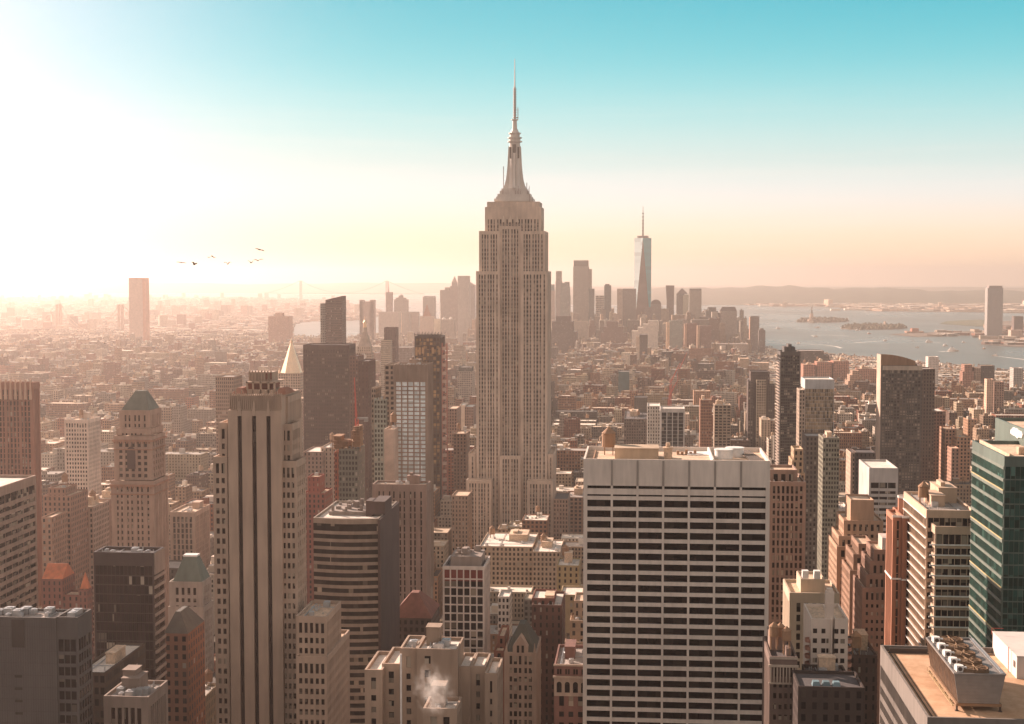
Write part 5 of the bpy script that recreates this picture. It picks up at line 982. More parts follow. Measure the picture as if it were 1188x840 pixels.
# downtown skyline
CAT = 'skyscraper'
def spire(root, px, y0p, y1p, Y, r, mat=None, name='spire', n=6):
    a, b = at(px, y0p, Y), at(px, y1p, Y); m = MB(); m.prism(a.x, Y, r, .2, a.z, b.z, n); return m.build(name, mat or M_STEEL, root)
# glass spire tower: square base, top square turned by 45 degrees, eight tall triangles
Yw = 5880; xc = (px2(736, Yw)+px2(755.3, Yw))/2; hb = mpx(19.6, Yw)/2; zt = at(745, 276, Yw).z; yc = Yw+hb
root = empty('glass_spire_tower', (xc, yc, 0), 'tall blue glass downtown tower of long triangles with a needle spire', CAT); FOOT.append((xc-hb, xc+hb, yc-hb, yc+hb, zt)); HEROS.append(('blue glass spire tower', [(xc-hb, xc+hb, yc-hb, yc+hb, 0, zt, {})]))
gb = [(xc-hb, yc-hb), (xc+hb, yc-hb), (xc+hb, yc+hb), (xc-hb, yc+hb)]; gt = [(xc, yc-hb), (xc+hb, yc), (xc, yc+hb), (xc-hb, yc)]
M1 = glass('sky_glass_pale', (.75, .88, .88), rough=.3, pb=0, metal=.2, cell=(200, 14), dark2=.15); M2 = glass('sky_glass_grey', (.11, .085, .075), rough=.35, pb=0, metal=.0, cell=(200, 14), dark2=.1); M3 = glass('sky_glass_teal', (.0, .27, .31), rough=.3, pb=0, metal=.1, cell=(200, 14), dark2=.15)  # one glass, each face painted with the light it catches
for k in range(4):
    j = (k+1) % 4
    m = MB(); m.face([(*gb[k], 40), (*gb[j], 40), (*gt[k], zt)]); m.build('glass_face', M2, root)
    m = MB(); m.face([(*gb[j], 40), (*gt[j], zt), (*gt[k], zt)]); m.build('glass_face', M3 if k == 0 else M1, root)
m = MB(); m.box(xc-hb, xc+hb, yc-hb, yc+hb, 0, 40); m.face([(*p, zt) for p in gt]); m.build('base', S('base_glass', (.3, .3, .29)), root)
m = MB(); m.prism(xc, yc, 23, 23, zt, zt+9, 16); m.build('rooftop_ring', S('ring_dark', (.12, .10, .09)), root)
m = MB(); zz = at(745, 239, Yw).z; m.prism(xc, yc, 3.2, 2.8, zt+9, zt+(zz-zt)*.55, 8); m.prism(xc, yc, 2.2, .6, zt+(zz-zt)*.55, zz, 8)
for k in range(7): z = zt+14+k*14; m.prism(xc, yc, 4.2, 4.2, z, z+3, 8)
m.build('spire', S('ring_dark', (.12, .10, .09)), root)
D = [
 ('notched_tower', 'pinkish tower with a notched top beyond the stone clock tower', 'pinkish notched tower', [(417, 433.5, 350, 5200, 40, C((.4, .3, .26), .4)), (417, 421, 348, 5200, 40, C((.4, .3, .26), .4)), (429, 433.5, 348, 5200, 40, C((.4, .3, .26), .4))]),
 ('slim_tower', 'slim tower with a red-tipped mast under the far bridge tower', 'slim red-tipped tower', [(447.5, 454.5, 339, 5900, 30, C((.33, .27, .25), .5))]),
 ('pale_slab', 'wide pale slab in the haze below the slim red-tipped tower', 'wide pale hazy slab', [(439, 463, 362, 5600, 50, C((.5, .43, .38), .3))]),
 ('domed_tower', 'broad tower with a small domed block on top', 'broad dome-topped tower', [(457, 472, 347.5, 6200, 50, C((.3, .27, .24), .4)), (462.5, 467, 343, 6215, 26, C((.25, .22, .2), .1)), (459, 470, 345.5, 6210, 36, C((.3, .27, .24), .3))]),
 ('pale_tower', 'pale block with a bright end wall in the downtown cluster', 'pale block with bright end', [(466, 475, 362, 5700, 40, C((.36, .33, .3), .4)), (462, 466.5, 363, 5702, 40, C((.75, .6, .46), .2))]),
 ('brown_tower', 'flat brown-grey block filling the gap in the downtown cluster', 'flat brown-grey downtown block', [(475, 485, 362, 5800, 40, C((.33, .27, .24), .4))]),
 ('chamfered_tower', 'grey tower with sloping shoulders behind the pointed stone tower', 'grey sloped-shoulder tower', [(490.5, 504, 345, 6300, 50, C((.3, .28, .26), .4))]),
 ('pointed_stone_tower', 'pale stone tower with a pointed brown roof downtown', 'pale pointed stone tower', [(487, 502, 367, 5300, 40, C((.55, .42, .34), .3))]),
 ('beige_tower', 'wide beige tower with two small domes on its roof', 'wide beige two-domed tower', [(511, 527, 370.5, 5000, 50, C((.45, .38, .32), .5)), (503.5, 510.5, 370, 5050, 30, C((.8, .68, .52), .1))]),
 ('broad_grey_tower', 'broad grey downtown tower left of the spired one', 'broad grey downtown tower', [(510.5, 524, 336.5, 6100, 50, C((.3, .27, .24), .4)), (516, 521, 333.5, 6110, 30, C((.3, .27, .24), .2))]),
 ('spired_tower', 'stepped stone tower ending in a pyramid spire beside the wavy pale tower', 'stepped pyramid-spired tower', [(522, 532, 332, 6000, 36, C((.33, .28, .25), .4)), (524, 530, 327.5, 6006, 22, C((.33, .28, .25), .3))]),
 ('wavy_tower', 'tallest pale tower of the downtown group touching the limestone skyscraper', 'tallest pale wavy tower', [(531, 544, 320, 5400, 40, C((.5, .47, .43), .45, 2))]),
 ('wedge_tower', 'grey tower with a sloping roof half hidden by the limestone skyscraper', 'grey sloping-roof tower', [(544, 550.5, 331, 5900, 40, C((.3, .29, .28), .4))]),
 ('teal_topped_tower', 'pale tower with a teal crown beside the limestone skyscraper', 'pale teal-crowned tower', [(634, 643.5, 337, 5600, 36, C((.5, .4, .35), .3)), (635, 643, 330, 5605, 28, C((.2, .27, .27), .2))]),
 ('round_top_tower', 'slim grey tower with a narrower round top', 'slim round-topped tower', [(644.5, 652, 326, 5400, 30, C((.36, .32, .29), .4)), (645, 651.5, 314.5, 5402, 24, C((.34, .3, .27), .4))]),
 ('jumbled_tower', 'tower of irregularly shifted glass boxes', 'tower of shifted boxes', [(650.5, 659, 328, 5000, 30, C((.33, .35, .33), .5)), (655, 660.5, 327, 5003, 24, C((.33, .35, .33), .5)), (651, 661, 333, 4998, 30, C((.33, .35, .33), .5)), (650, 660, 339, 4996, 34, C((.33, .35, .33), .5)), (650.5, 661.5, 343, 4999, 30, C((.33, .35, .33), .5))]),
 ('crowned_tower', 'tall broad tower with a dark crown, standing left of the blue glass spire tower', 'tall dark-crowned tower', [(665, 683, 309, 5500, 44, C((.36, .33, .28), .5, 2.4)), (665.5, 682.5, 302, 5502, 38, C((.17, .16, .14), .3, 2.4)), (682, 686.5, 312, 5530, 30, C((.4, .35, .3), .4))]),
 ('dark_teal_tower', 'dark teal tower leaning on the dark-crowned tower', 'dark teal tower', [(683, 689.5, 335, 5350, 30, C((.10, .14, .14), .2))]),
 ('lattice_tower', 'pale latticed tower of small windows between two dark towers', 'pale latticed tower', [(691, 700.5, 343, 5500, 34, C((.5, .45, .38), .7, 5, pv=7))]),
 ('dark_teal_tower', 'isolated slim dark teal tower with a ragged top', 'isolated slim teal tower', [(701, 709, 331, 5500, 36, C((.09, .13, .13), .2)), (702, 707, 329.5, 5505, 20, C((.09, .1, .1), .1))]),
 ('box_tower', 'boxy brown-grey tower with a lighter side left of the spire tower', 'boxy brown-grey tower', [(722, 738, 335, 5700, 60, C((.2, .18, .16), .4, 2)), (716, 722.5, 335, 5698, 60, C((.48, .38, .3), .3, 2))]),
 ('round_roof_tower', 'grey tower with a rounded dark roof just past the spire tower', 'rounded dark-roofed tower', [(755, 767, 353, 5600, 44, C((.22, .2, .18), .4))]),
 ('stepped_tower', 'small dark stepped tower at the foot of the spire tower', 'small dark stepped tower', [(747, 757, 359, 5500, 40, C((.18, .16, .15), .4)), (749, 756, 356.5, 5505, 30, C((.18, .16, .15), .3))]),
 ('flared_tower', 'dark glass tower flaring slightly outwards at the top', 'dark flared tower', [(773.5, 782, 332, 6000, 36, C((.15, .13, .12), .3))]),
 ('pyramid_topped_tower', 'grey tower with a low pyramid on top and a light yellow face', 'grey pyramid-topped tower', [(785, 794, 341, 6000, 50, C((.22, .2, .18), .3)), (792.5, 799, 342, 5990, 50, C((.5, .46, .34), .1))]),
 ('flat_tower', 'flat-topped tan tower with a darker top band', 'flat-topped tan tower', [(800, 814, 337, 5700, 50, C((.38, .33, .27), .25, 2)), (800.2, 813.8, 335, 5702, 46, C((.2, .18, .16), .1))]),
 ('chamfered_office', 'dark office tower with cut corners by the water', 'dark cut-corner office', [(819, 833, 361, 5600, 50, C((.13, .13, .12), .3)), (822, 831, 356.5, 5610, 30, C((.13, .13, .12), .2))]),
 ('mansard_office', 'bulky tan office tower with a sloped dark roof edge near the water', 'bulky tan waterfront office', [(836, 855, 361, 5300, 60, C((.38, .32, .27), .4, 2)), (826, 833, 362, 5290, 50, C((.45, .38, .32), .3, 2)), (833, 837, 363, 5305, 40, C((.12, .11, .1), .1))]),
 ('grey_office', 'grey office block stepping down beside the bulky tan one', 'grey stepping office', [(855, 865, 372, 5500, 50, C((.2, .2, .19), .3)), (855, 870, 382, 5490, 50, C((.26, .24, .22), .4))]),
 ('waterfront_tower', 'brown tower at the water with a lit brick edge', 'brown waterside tower', [(871, 881, 367, 5100, 36, C((.24, .2, .18), .4)), (870, 871.5, 368, 5100, 36, C((.5, .3, .22), .2))]),  # sunlight on the edge painted as a brighter brick strip
 ('waterfront_tower', 'last and lowest dark tower before open water', 'last dark waterside tower', [(880.5, 888, 383, 5000, 36, C((.16, .14, .13), .4)), (882, 886, 381, 5006, 20, C((.16, .14, .13), .2))]),
 ('hazy_brown_slab', 'brown housing slab with a small roof block against the pale river', 'brown housing slab by the river', [(311, 335.5, 367, 4910, 50, C((.4, .22, .16), .4)), (319, 328, 363, 4925, 24, C((.4, .22, .16), .1))]),
 ('lone_tower', 'lone tall glass tower with a copper-edged top far out in the haze', 'lone tall hazy tower', [(149.5, 165, 324, 5200, 34, C((.50, .36, .30), .2, 2)), (163.5, 169, 324, 5204, 34, C((.35, .15, .10), .2, 2)), (149.2, 169, 322.4, 5201, 36, C((.45, .2, .13), .0))]),
 ('riverside_glass_tower', 'tall grey glass tower with rounded corners across the river', 'glass tower across the river', [(1146, 1164, 334, 6650, 50, C((.4, .38, .36), .3, 2)), (1147.5, 1163, 331.5, 6655, 40, C((.35, .3, .28), .1))]),
 ('far_shore_tower', 'dark tower on the far shore beyond the glass tower', 'dark far-shore tower', [(1176.5, 1187, 367, 6800, 40, C((.2, .16, .15), .4))]),
 ('far_shore_block', 'bright pinkish block on the far shore at the water', 'bright pinkish far-shore block', [(1173, 1186, 383, 6300, 50, C((.6, .44, .36), .3)), (1184, 1196, 389, 6310, 45, C((.6, .42, .34), .3))]),
]
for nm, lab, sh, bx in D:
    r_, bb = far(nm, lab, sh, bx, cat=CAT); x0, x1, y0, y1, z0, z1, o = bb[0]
    if nm == 'slim_tower': spire(r_, 451, 339, 326, 5915, 2.5, plain('red_steel', (.45, .12, .09), .6), 'mast')
    if nm == 'domed_tower': m = MB(); m.prism((x0+x1)/2, y0+25, 8, 3, bb[1][5], bb[1][5]+5, 12); m.build('dome', M_ROOFGREY, r_)
    if nm == 'chamfered_tower': m = MB(); m.frustum(x0, x1, y0, y1, z1, x0+5, x1-5, y0+10, y1-10, z1+6); m.build('sloped_roof', M_ROOFGREY, r_)
    if nm == 'pointed_stone_tower': m = MB(); m.frustum(x0+10, x1-10, y0+6, y1-6, z1-1, (x0+x1)/2-.5, (x0+x1)/2+.5, y0+18, y1-18, at(494, 353, 5310).z); m.build('pointed_roof', S('rust_roof', (.30, .13, .08)), r_)
    if nm == 'beige_tower':
        for px in (515, 523): m = MB(); m.prism(px2(px, 5020), 5020, 8, 2, z1-1, z1+8, 12); m.build('dome', M_ROOFPALE, r_)
        spire(r_, 510.8, 370, 350, 5060, 2.5, M_ROOFPALE)
    if nm == 'spired_tower': a = bb[1]; m = MB(); m.frustum(a[0], a[1], a[2], a[3], a[5], (a[0]+a[1])/2-1, (a[0]+a[1])/2+1, 6016, 6018, at(527, 320.5, 6010).z); m.build('pyramid_spire', S('pale_stone', (.5, .4, .33)), r_)
    if nm == 'wedge_tower': m = MB(); m.frustum(x0, x1, y0, y1, z1, x0, x0+4, y0, y1, z1+0.1, cap=False); m.face([(x0, y0, z1), (x1, y0, z1), (x0, y0, z1+14)]); m.face([(x0, y0, z1+14), (x1, y0, z1), (x1, y1, z1), (x0, y1, z1+14)]); m.build('sloping_roof', M_ROOFGREY, r_)
    if nm == 'round_roof_tower': 
        m = MB(); n = 10; rr = (x1-x0)/2; xm = (x0+x1)/2; P_ = [(xm-rr*math.cos(k*math.pi/n), z1+18*math.sin(k*math.pi/n)) for k in range(n+1)]
        for (a, b), (c_, d) in zip(P_, P_[1:]): m.face([(a, y0, b), (c_, y0, d), (c_, y1, d), (a, y1, b)])
        m.face([(a, y0, b) for a, b in P_]); m.build('barrel_roof', S('ring_dark', (.12, .10, .09)), r_)
    if nm == 'pyramid_topped_tower': m = MB(); m.frustum(x0, x1+15, y0, y1, z1, (x0+x1)/2+6, (x0+x1)/2+8, y0+24, y0+26, at(792, 334.5, 6025).z); m.build('pyramid_roof', S('ring_dark', (.12, .10, .09)), r_)
    if nm == 'mansard_office': m = MB(); m.frustum(x0-4, x1, y0+.1, y1, z1, x0+6, x1-6, y0+12, y1-12, z1+15); m.build('sloped_roof', S('ring_dark', (.12, .10, .09)), r_)
    if nm == 'flared_tower': m = MB(); m.frustum(x0, x1, y0, y1, z1-60, x0-4, x1+1, y0-3, y1, z1+3); m.build('flared_top', S('ring_dark', (.12, .10, .09)), r_)
# ------------------------------------------------------------------ harbour: islands, statue, bridges, boats
def island(name, label, pp, h, ks, seed):
    r = random.Random(seed); P_ = pxpoly(pp); o = sheet(name, M_LAND, P_, 1.5, thick=2); xs = [p[0] for p in P_]; ys = [p[1] for p in P_]
    m = MB(); n = 0
    while n < ks:
        x, y = r.uniform(min(xs), max(xs)), r.uniform(min(ys), max(ys))
        if inside(x, y, P_): m.prism(x, y, r.uniform(8, 16), r.uniform(2, 6), 1.4, 1.4+h*r.uniform(.5, 1.1), 6, ph=r.random()); n += 1
    tag(m.build('island_trees', stone('island_foliage', (.09, .08, .045), var=.4, scale=.03, streak=False)), label, kind='stuff')
island('statue_island', 'brown trees covering the statue island', [(925, 373.5), (945, 374.3), (975, 374), (984, 372.6), (970, 370.8), (950, 370.2), (930, 371.5)], 17, 200, 1)
island('harbour_island', 'brown trees covering the larger harbour island', [(975, 381.5), (995, 382.6), (1035, 382.4), (1052, 381), (1045, 378.6), (1010, 377.8), (985, 378.6)], 17, 300, 2)
a = gnd(941.5, 373); sx, sy = a.x, a.y
root = empty('statue', (sx, sy, 0), 'distant statue with a raised arm on its stone pedestal at the tip of an island', 'statue')
m = MB(); m.prism(sx, sy, 26, 24, 1, 12, 8); m.frustum(sx-11, sx+11, sy-11, sy+11, 12, sx-8, sx+8, sy-8, sy+8, 46); m.box(sx-9, sx+9, sy-9, sy+9, 46, 48); m.build('pedestal', S('pedestal_stone', (.5, .36, .27)), root)
m = MB(); m.prism(sx, sy, 6.5, 4.2, 48, 70, 10); m.prism(sx, sy, 4.8, 2.4, 70, 80, 10); m.prism(sx, sy, 2.2, 1.9, 80, 86, 8); m.prism(sx, sy, 3, 1.2, 86, 88, 7); m.beam((sx+2.5, sy, 77), (sx+4.8, sy, 92), 1.1); m.prism(sx+4.8, sy, .8, 1.6, 92, 95, 8); m.beam((sx-3, sy-2, 74), (sx-4.5, sy-2.5, 66), 1.6)
m.build('figure', M_COPPER, root)
tower('terminal_building', 'reddish old ferry terminal with a gabled roof on the far pier', 'far ferry terminal', [(1052, 1072, 384.5, 7000, 60, dict(c=(.5, .3, .22), a=.4)), (1058, 1066, 381, 7010, 40, dict(c=(.45, .2, .14), a=.2))], cat='building')
tower('island_hall', 'pale hall with a white tower on the larger harbour island', 'island hall', [(1010, 1032, 377.2, 7650, 40, dict(c=(.5, .36, .28), a=.4)), (1026, 1028, 372.8, 7640, 14, dict(c=(.7, .55, .45), a=.1))], cat='building')

def bridge(name, label, pxa, pxb, Ya, Yb, pytop, pydeck, pend, w, c, sag=.1):
    A, B = at(pxa, pytop, Ya), at(pxb, pytop, Yb); zd = at((pxa+pxb)/2, pydeck, (Ya+Yb)/2).z; M_ = S(name+'_steel', c)
    root = empty(name, (A.x, A.y, 0), label, 'bridge'); d = Vector((B.x-A.x, B.y-A.y, 0)); ln = d.length; d.normalize(); nrm = Vector((-d.y, d.x, 0))
    for T in (A, B):
        m = MB()
        for s in (-1, 1): m.beam(Vector((T.x, T.y, 0))+nrm*s*12+d*0, Vector((T.x, T.y, T.z))+nrm*s*10, w)
        for f in (.97, .6, .35): m.beam(Vector((T.x, T.y, T.z*f))+nrm*12, Vector((T.x, T.y, T.z*f))-nrm*12, w*.7)
        # legs also apart along the view so both show
        m.beam(Vector((T.x, T.y, 0))+d*w*2.2, Vector((T.x, T.y, T.z))+d*w*2.2, w); m.beam(Vector((T.x, T.y, T.z*.97))-d*w*.5, Vector((T.x, T.y, T.z*.97))+d*w*2.6, w*.8)
        m.build('bridge_tower', M_, root)
    m = MB(); e = ln*pend; p0 = Vector((A.x, A.y, zd))-d*e; p1 = Vector((B.x, B.y, zd))+d*e
    m.beam(p0, p1, w*.5)
    m.build('deck', M_, root)
    for s in (-1, 1):
        m = MB(); ctl = []
        for k in range(9): t = k/8; ctl.append(Vector((A.x, A.y, 0))-d*e*(1-t)+Vector((0, 0, zd+(A.z-zd)*t**1.35)))
        for k in range(1, 17): t = k/16; ctl.append(Vector((A.x, A.y, 0))+d*ln*t+Vector((0, 0, zd+w+(A.z-zd-w)*(2*t-1)**2)))
        for k in range(1, 9): t = 1-k/8; ctl.append(Vector((B.x, B.y, 0))+d*e*(1-t)+Vector((0, 0, zd+(B.z-zd)*t**1.35)))
        for u, v in zip(ctl, ctl[1:]): m.beam(u+nrm*s*11, v+nrm*s*11, w*.22)
        m.build('cable', M_, root)
bridge('harbour_bridge', 'far suspension bridge across the harbour mouth in the haze', 348.5, 448.5, 16500, 16200, 325.5, 340.5, .42, 7, (.2, .19, .18))
bridge('river_bridge', 'hazy suspension bridge glowing at the river on the sunward side', 68, 140, 6600, 6300, 353, 385, .5, 4, (.4, .28, .22))

M_HULL = plain('white_hull', (.8, .72, .65), .5); M_WAKE = plain('wake_foam', (.8, .76, .7), .7)
def boat(px, py, wpx, label, name='ferry', ang=0.0, wake=None, hullc=None):
    g = gnd(px, py, 0); Lb = max(16, wpx*g.y/F); Bm = Lb*.26; h = Lb*.12; root = empty(name, (0, 0, 0), label, 'boat', 'boats in the harbour')
    m = MB(); pts = [(-.5, -.5), (.25, -.5), (.5, 0), (.25, .5), (-.5, .5)]
    q = [(p[0]*Lb, p[1]*Bm) for p in pts]; q2 = [(p[0]*Lb*.94, p[1]*Bm*.8) for p in pts]
    for k in range(5): j = (k+1) % 5; m.face([(*q2[k], -.3), (*q2[j], -.3), (*q[j], h), (*q[k], h)])
    m.face([(*p, h) for p in q]); m.build('hull', hullc or M_HULL, root)
    m = MB(); m.box(-Lb*.38, Lb*.2, -Bm*.36, Bm*.36, h+.01, h*2.1); m.box(-Lb*.3, Lb*.08, -Bm*.3, Bm*.3, h*2.1+.01, h*2.9); m.build('cabin', M_WHITE, root)
    m = MB(); m.prism(-Lb*.12, 0, Bm*.12, Bm*.1, h*2.9, h*3.8, 8); m.build('funnel', S('ring_dark', (.12, .10, .09)), root)
    root.location = (g.x, g.y, .2); root.rotation_euler.z = ang
    if wake:
        wp = [gnd(px, py)]+[gnd(*p) for p in wake]; m = MB(); n = len(wp); rr = random.Random(int(px))
        sub_ = []
        for a_, b_ in zip(wp, wp[1:]):
            for k in range(6): sub_.append(a_.lerp(b_, k/6))
        sub_.append(wp[-1])
        for k in range(len(sub_)-1):
            a_, b_ = sub_[k], sub_[k+1]; d = (b_-a_).normalized(); nn = Vector((-d.y, d.x, 0)); f = k/len(sub_); w0 = Bm*(.5+1.2*f)*rr.uniform(.8, 1.1); w1 = Bm*(.5+1.2*(f+1/len(sub_)))*rr.uniform(.8, 1.1)
            m.face([tuple(a_-nn*w0+Vector((0, 0, .08))), tuple(a_+nn*w0+Vector((0, 0, .08))), tuple(b_+nn*w1+Vector((0, 0, .08))), tuple(b_-nn*w1+Vector((0, 0, .08)))])
        tag(m.build('wake', M_WAKE), 'white foam trail behind a boat', kind='stuff')
boat(926, 398.5, 5, 'bright boat at the near end of the long curving wake', ang=2.4, wake=[(940, 399.2), (957, 400.3), (970, 402), (976, 403.8)])
boat(1027, 395.5, 5, 'boat ahead of a thin straight wake in mid harbour', ang=.2, wake=[(1012, 396.4), (992, 397.6)])
boat(946, 390.8, 5, 'small boat with a faint wake below the statue island', ang=2.6, wake=[(941, 389), (960, 388.6), (985, 390)])
boat(948, 380.5, 6, 'pale boat just under the statue', 'boat', ang=3.0)
boat(903, 381.5, 6, 'lone pale boat nearest the downtown towers', 'boat', ang=.3)
boat(980, 380.9, 9, 'low orange-lit barge off the tip of the larger island', 'barge', ang=0)
boat(995, 383.4, 5, 'small white boat touching the larger island', 'boat', ang=.1)
boat(1008.5, 387.4, 5, 'reddish boat between the larger island and the far pier', 'boat', ang=.4, hullc=plain('red_hull', (.5, .2, .14), .6))
boat(1064, 403.5, 5, 'small boat alone on open water', 'boat', ang=2.9)
boat(1097, 401.5, 7, 'white ferry, tallest of the boats', ang=.5)
boat(1106, 407.5, 12, 'long low ferry near the city shore', ang=-.1, wake=[(1098, 407.8), (1090, 408)])
boat(1142, 404.8, 6, 'orange ferry close to the tall glass tower over the river', ang=.8, hullc=plain('orange_hull', (.7, .34, .16), .6))
boat(1154, 413, 7, 'bright ferry nearest the city, pulling a straight wake', ang=2.9, wake=[(1168, 414.6), (1190, 417.4), (1215, 420)])
boat(1078, 397.2, 8, 'narrow barge beyond the tallest ferry', 'barge', ang=0, wake=[(1085, 397.6), (1092, 397.8)])
boat(1118, 397.5, 4, 'tiny boat beside the far pier', 'boat', ang=.3)

# birds
M_BIRD = plain('dark_feathers', (.03, .028, .026), .9)
def bird(px, py, wpx, up, tilt, yaw, label):
    Yb = 240; c = at(px, py, Yb); s = wpx*1.12*Yb/F/2; m = MB()
    body = [(-.34, .015), (-.22, .05), (0, .085), (.2, .06), (.3, .045), (.42, .012)]; rings = []
    for t, r_ in body: rings.append([(r_*s*1.5*math.cos(a*math.pi/4), t*s, r_*s*1.5*math.sin(a*math.pi/4)) for a in range(8)])
    for a_, b_ in zip(rings, rings[1:]):
        for k in range(8): j = (k+1) % 8; m.face([a_[k], a_[j], b_[j], b_[k]])
    for sg in (-1, 1):
        pr = [(0.04, 0, .26, -.2), (.35, up*.55, .3, -.18), (.62, up*.62, .22, -.18), (1.0, up*.5, -.06, -.2)]
        for (x0, z0, f0, b0), (x1, z1, f1, b1) in zip(pr, pr[1:]):
            top = [(sg*x0*s, f0*s, z0*s+.012), (sg*x1*s, f1*s, z1*s+.012), (sg*x1*s, b1*s, z1*s), (sg*x0*s, b0*s, z0*s)]; m.face(top); m.face([(a, b, z-.07*s) for a, b, z in top][::-1])
    m.face([(-.05*s, -.28*s, 0), (.05*s, -.28*s, 0), (.1*s, -.5*s, 0), (-.1*s, -.5*s, 0)])
    o = m.build('bird', M_BIRD); o.location = c; o.rotation_euler = (R(8), R(tilt), R(yaw)); tag(o, label, 'bird', 'flock of birds')
for b in ((210.3, 304.6, 10.5, .1, 6, 20, 'bird leading the flock, gliding with flat wings'), (225.5, 307, 9.5, .75, 10, -30, 'second bird of the flock with wings raised in a V'), (245.7, 297, 9.5, -.45, 0, 0, 'bird with drooping arched wings above the leading pair'), (264.2, 306.5, 8.5, .85, 0, 35, 'single bird with steep wings midway along the flock'), (291, 305, 8.5, .7, 12, 40, 'lower bird of the pair crossing at the tail of the flock'), (299.4, 302.2, 11.5, .35, -6, 10, 'wide-winged bird of the pair at the tail of the flock'), (301.6, 289.8, 10.5, .12, 14, -10, 'highest bird of the flock, banking')):
    bird(*b)

# ------------------------------------------------------------------ the rest of the city, block by block
PAL = [((.30, .135, .095), 'red-brick'), ((.36, .20, .14), 'rust-brown'), ((.42, .31, .23), 'tan'), ((.52, .42, .33), 'cream'), ((.30, .27, .24), 'grey'), ((.20, .135, .11), 'dark brown'), ((.62, .55, .48), 'whitish'), ((.45, .28, .19), 'orange-brick'), ((.12, .11, .10), 'charcoal'), ((.48, .40, .30), 'sandy')]
PW = [11, 10, 21, 13, 15, 9, 9, 8, 5, 13]
RC = [((.62, .50, .38), 'tan roof'), ((.36, .33, .30), 'grey roof'), ((.12, .11, .10), 'dark roof'), ((.78, .70, .60), 'bright roof')]
RW = [26, 34, 24, 16]
fr = random.Random(11)
LOTS = []       # x0,x1,y0,y1,h,rot,colour index,roof index,features
def hit(x0, x1, y0, y1, mg=3):
    for (a, b, c, d, z) in FOOT:
        if x0 < b+mg and x1 > a-mg and y0 < d+mg and y1 > c-mg: return True
    return False
def ok_view(x, y, mg=60):
    a = math.atan2(x, y)+YAW; lim = math.atan(594/F)
    return abs(a) < lim+mg/max(y, 200)
LIM = [(640, 742), (760, 720), (900, 668), (1050, 640), (1250, 590), (1500, 527), (2000, 478), (2600, 440), (3300, 415), (4200, 396), (5200, 388), (7500, 374)]
def zmax(px, y):
    """tallest plain building that still stays below the skyline of the place at that distance"""
    py = float(np.interp(y, [a for a, b in LIM], [b for a, b in LIM]))
    if y > 4800 and 490 < px < 868: py = 361
    elif y > 4800 and 400 < px < 492: py = 369
    elif px > 860 and y > 2800: py = max(py, float(np.interp(y, [2800, 3400, 4300], [452, 436, 422])))
    return 270-(py-320)/F*y
def zone(y, x, r):
    if y < 1400: h = r.triangular(26, 90, 50)
    elif y < 2600: h = r.triangular(24, 100, 52) if r.random() < .8 else r.uniform(50, 105)
    elif y < 4200: h = r.triangular(16, 66, 30) if r.random() < .78 else r.uniform(40, 92)
    elif y < 5000: h = r.triangular(14, 60, 26)
    else: h = (r.triangular(18, 70, 30) if r.random() < .8 else r.uniform(60, 165)) if -620 < x < 560 else r.triangular(12, 45, 20)
    if 1400 < y < 5000 and x < -.08*y and r.random() < .10: h = r.uniform(38, 80)
    if x > .08*y and 1100 < y < 3300: h *= 1.35
    if x > 750 and y > 2600: h *= 1.15
    return h
def region(yr0, yr1, rot, ax, st, aw, sw, r):
    ca, sa = math.cos(rot), math.sin(rot); ym = (yr0+yr1)/2
    span = yr1*.62+700
    i0 = int(-span/ax)-1
    for i in range(i0, -i0+1):
        bx0 = i*ax-140+aw/2; bx1 = bx0+ax-aw
        for j in range(int(-(yr1-yr0)*.9/st)-8, int((yr1-yr0)*.9/st)+8):
            by0 = j*st+sw/2; by1 = by0+st-sw
            cxw, cyw = ((bx0+bx1)/2)*ca-((by0+by1)/2)*sa, ym+((bx0+bx1)/2)*sa+((by0+by1)/2)*ca
            if cyw < yr0-150 or cyw > yr1+150 or not ok_view(cxw, cyw, 260): continue
            for row in (0, 1):
                x = bx0
                while x < bx1-9:
                    wd = r.choice((9, 12, 16, 20, 26, 36, 60)) if yr0 >= 2300 else r.choice((12, 16, 21, 27, 36, 62))
                    wd = min(wd, bx1-x); dp = (by1-by0)/2-r.uniform(0, 5)
                    ya = by0 if row == 0 else by1-dp
                    px_, py_ = x+wd/2, ya+dp/2
                    wx, wy = px_*ca-py_*sa, ym+px_*sa+py_*ca
                    x += wd+(r.uniform(0, 1.5) if r.random() < .5 else 0)
                    if not (yr0 <= wy < yr1) or wd < 7 or not ok_view(wx, wy): continue
                    if hit(wx-wd/2, wx+wd/2, wy-dp/2, wy+dp/2): continue
                    if not inside(wx, wy, MANH): continue
                    if r.random() < .03: continue
                    h = zone(wy, wx, r); pp = proj((wx, wy, 0)); zm = zmax(pp[0], wy); h = min(h, zm*r.uniform(.65, 1.0)+(r.uniform(12, 34) if r.random() < .12 and pp[0] < 880 else 0))
                    if h < 8: h = r.uniform(7, 10)
                    east = wx < -.12*wy
                    ci = r.choices(range(10), PW)[0]
                    if wy > 4900: ci = r.choice((2, 3, 4, 4, 6, 5, 9))
                    if 4900 > wy > 2300 and wx > 500 and r.random() < .35: ci = r.choice((0, 1, 7, 7))
                    LOTS.append([wx-wd/2+.1, wx+wd/2-.1, wy-dp/2+.1, wy+dp/2-.1, h, rot, ci, r.choices(range(4), RW)[0], r.random(), r.randrange(1 << 30)])
region(330, 2500, 0.0, 285, 80, 30, 17, fr)
region(2500, 4150, -.30, 210, 68, 20, 12, fr)
region(4150, 7400, .12, 190, 66, 18, 11, fr)
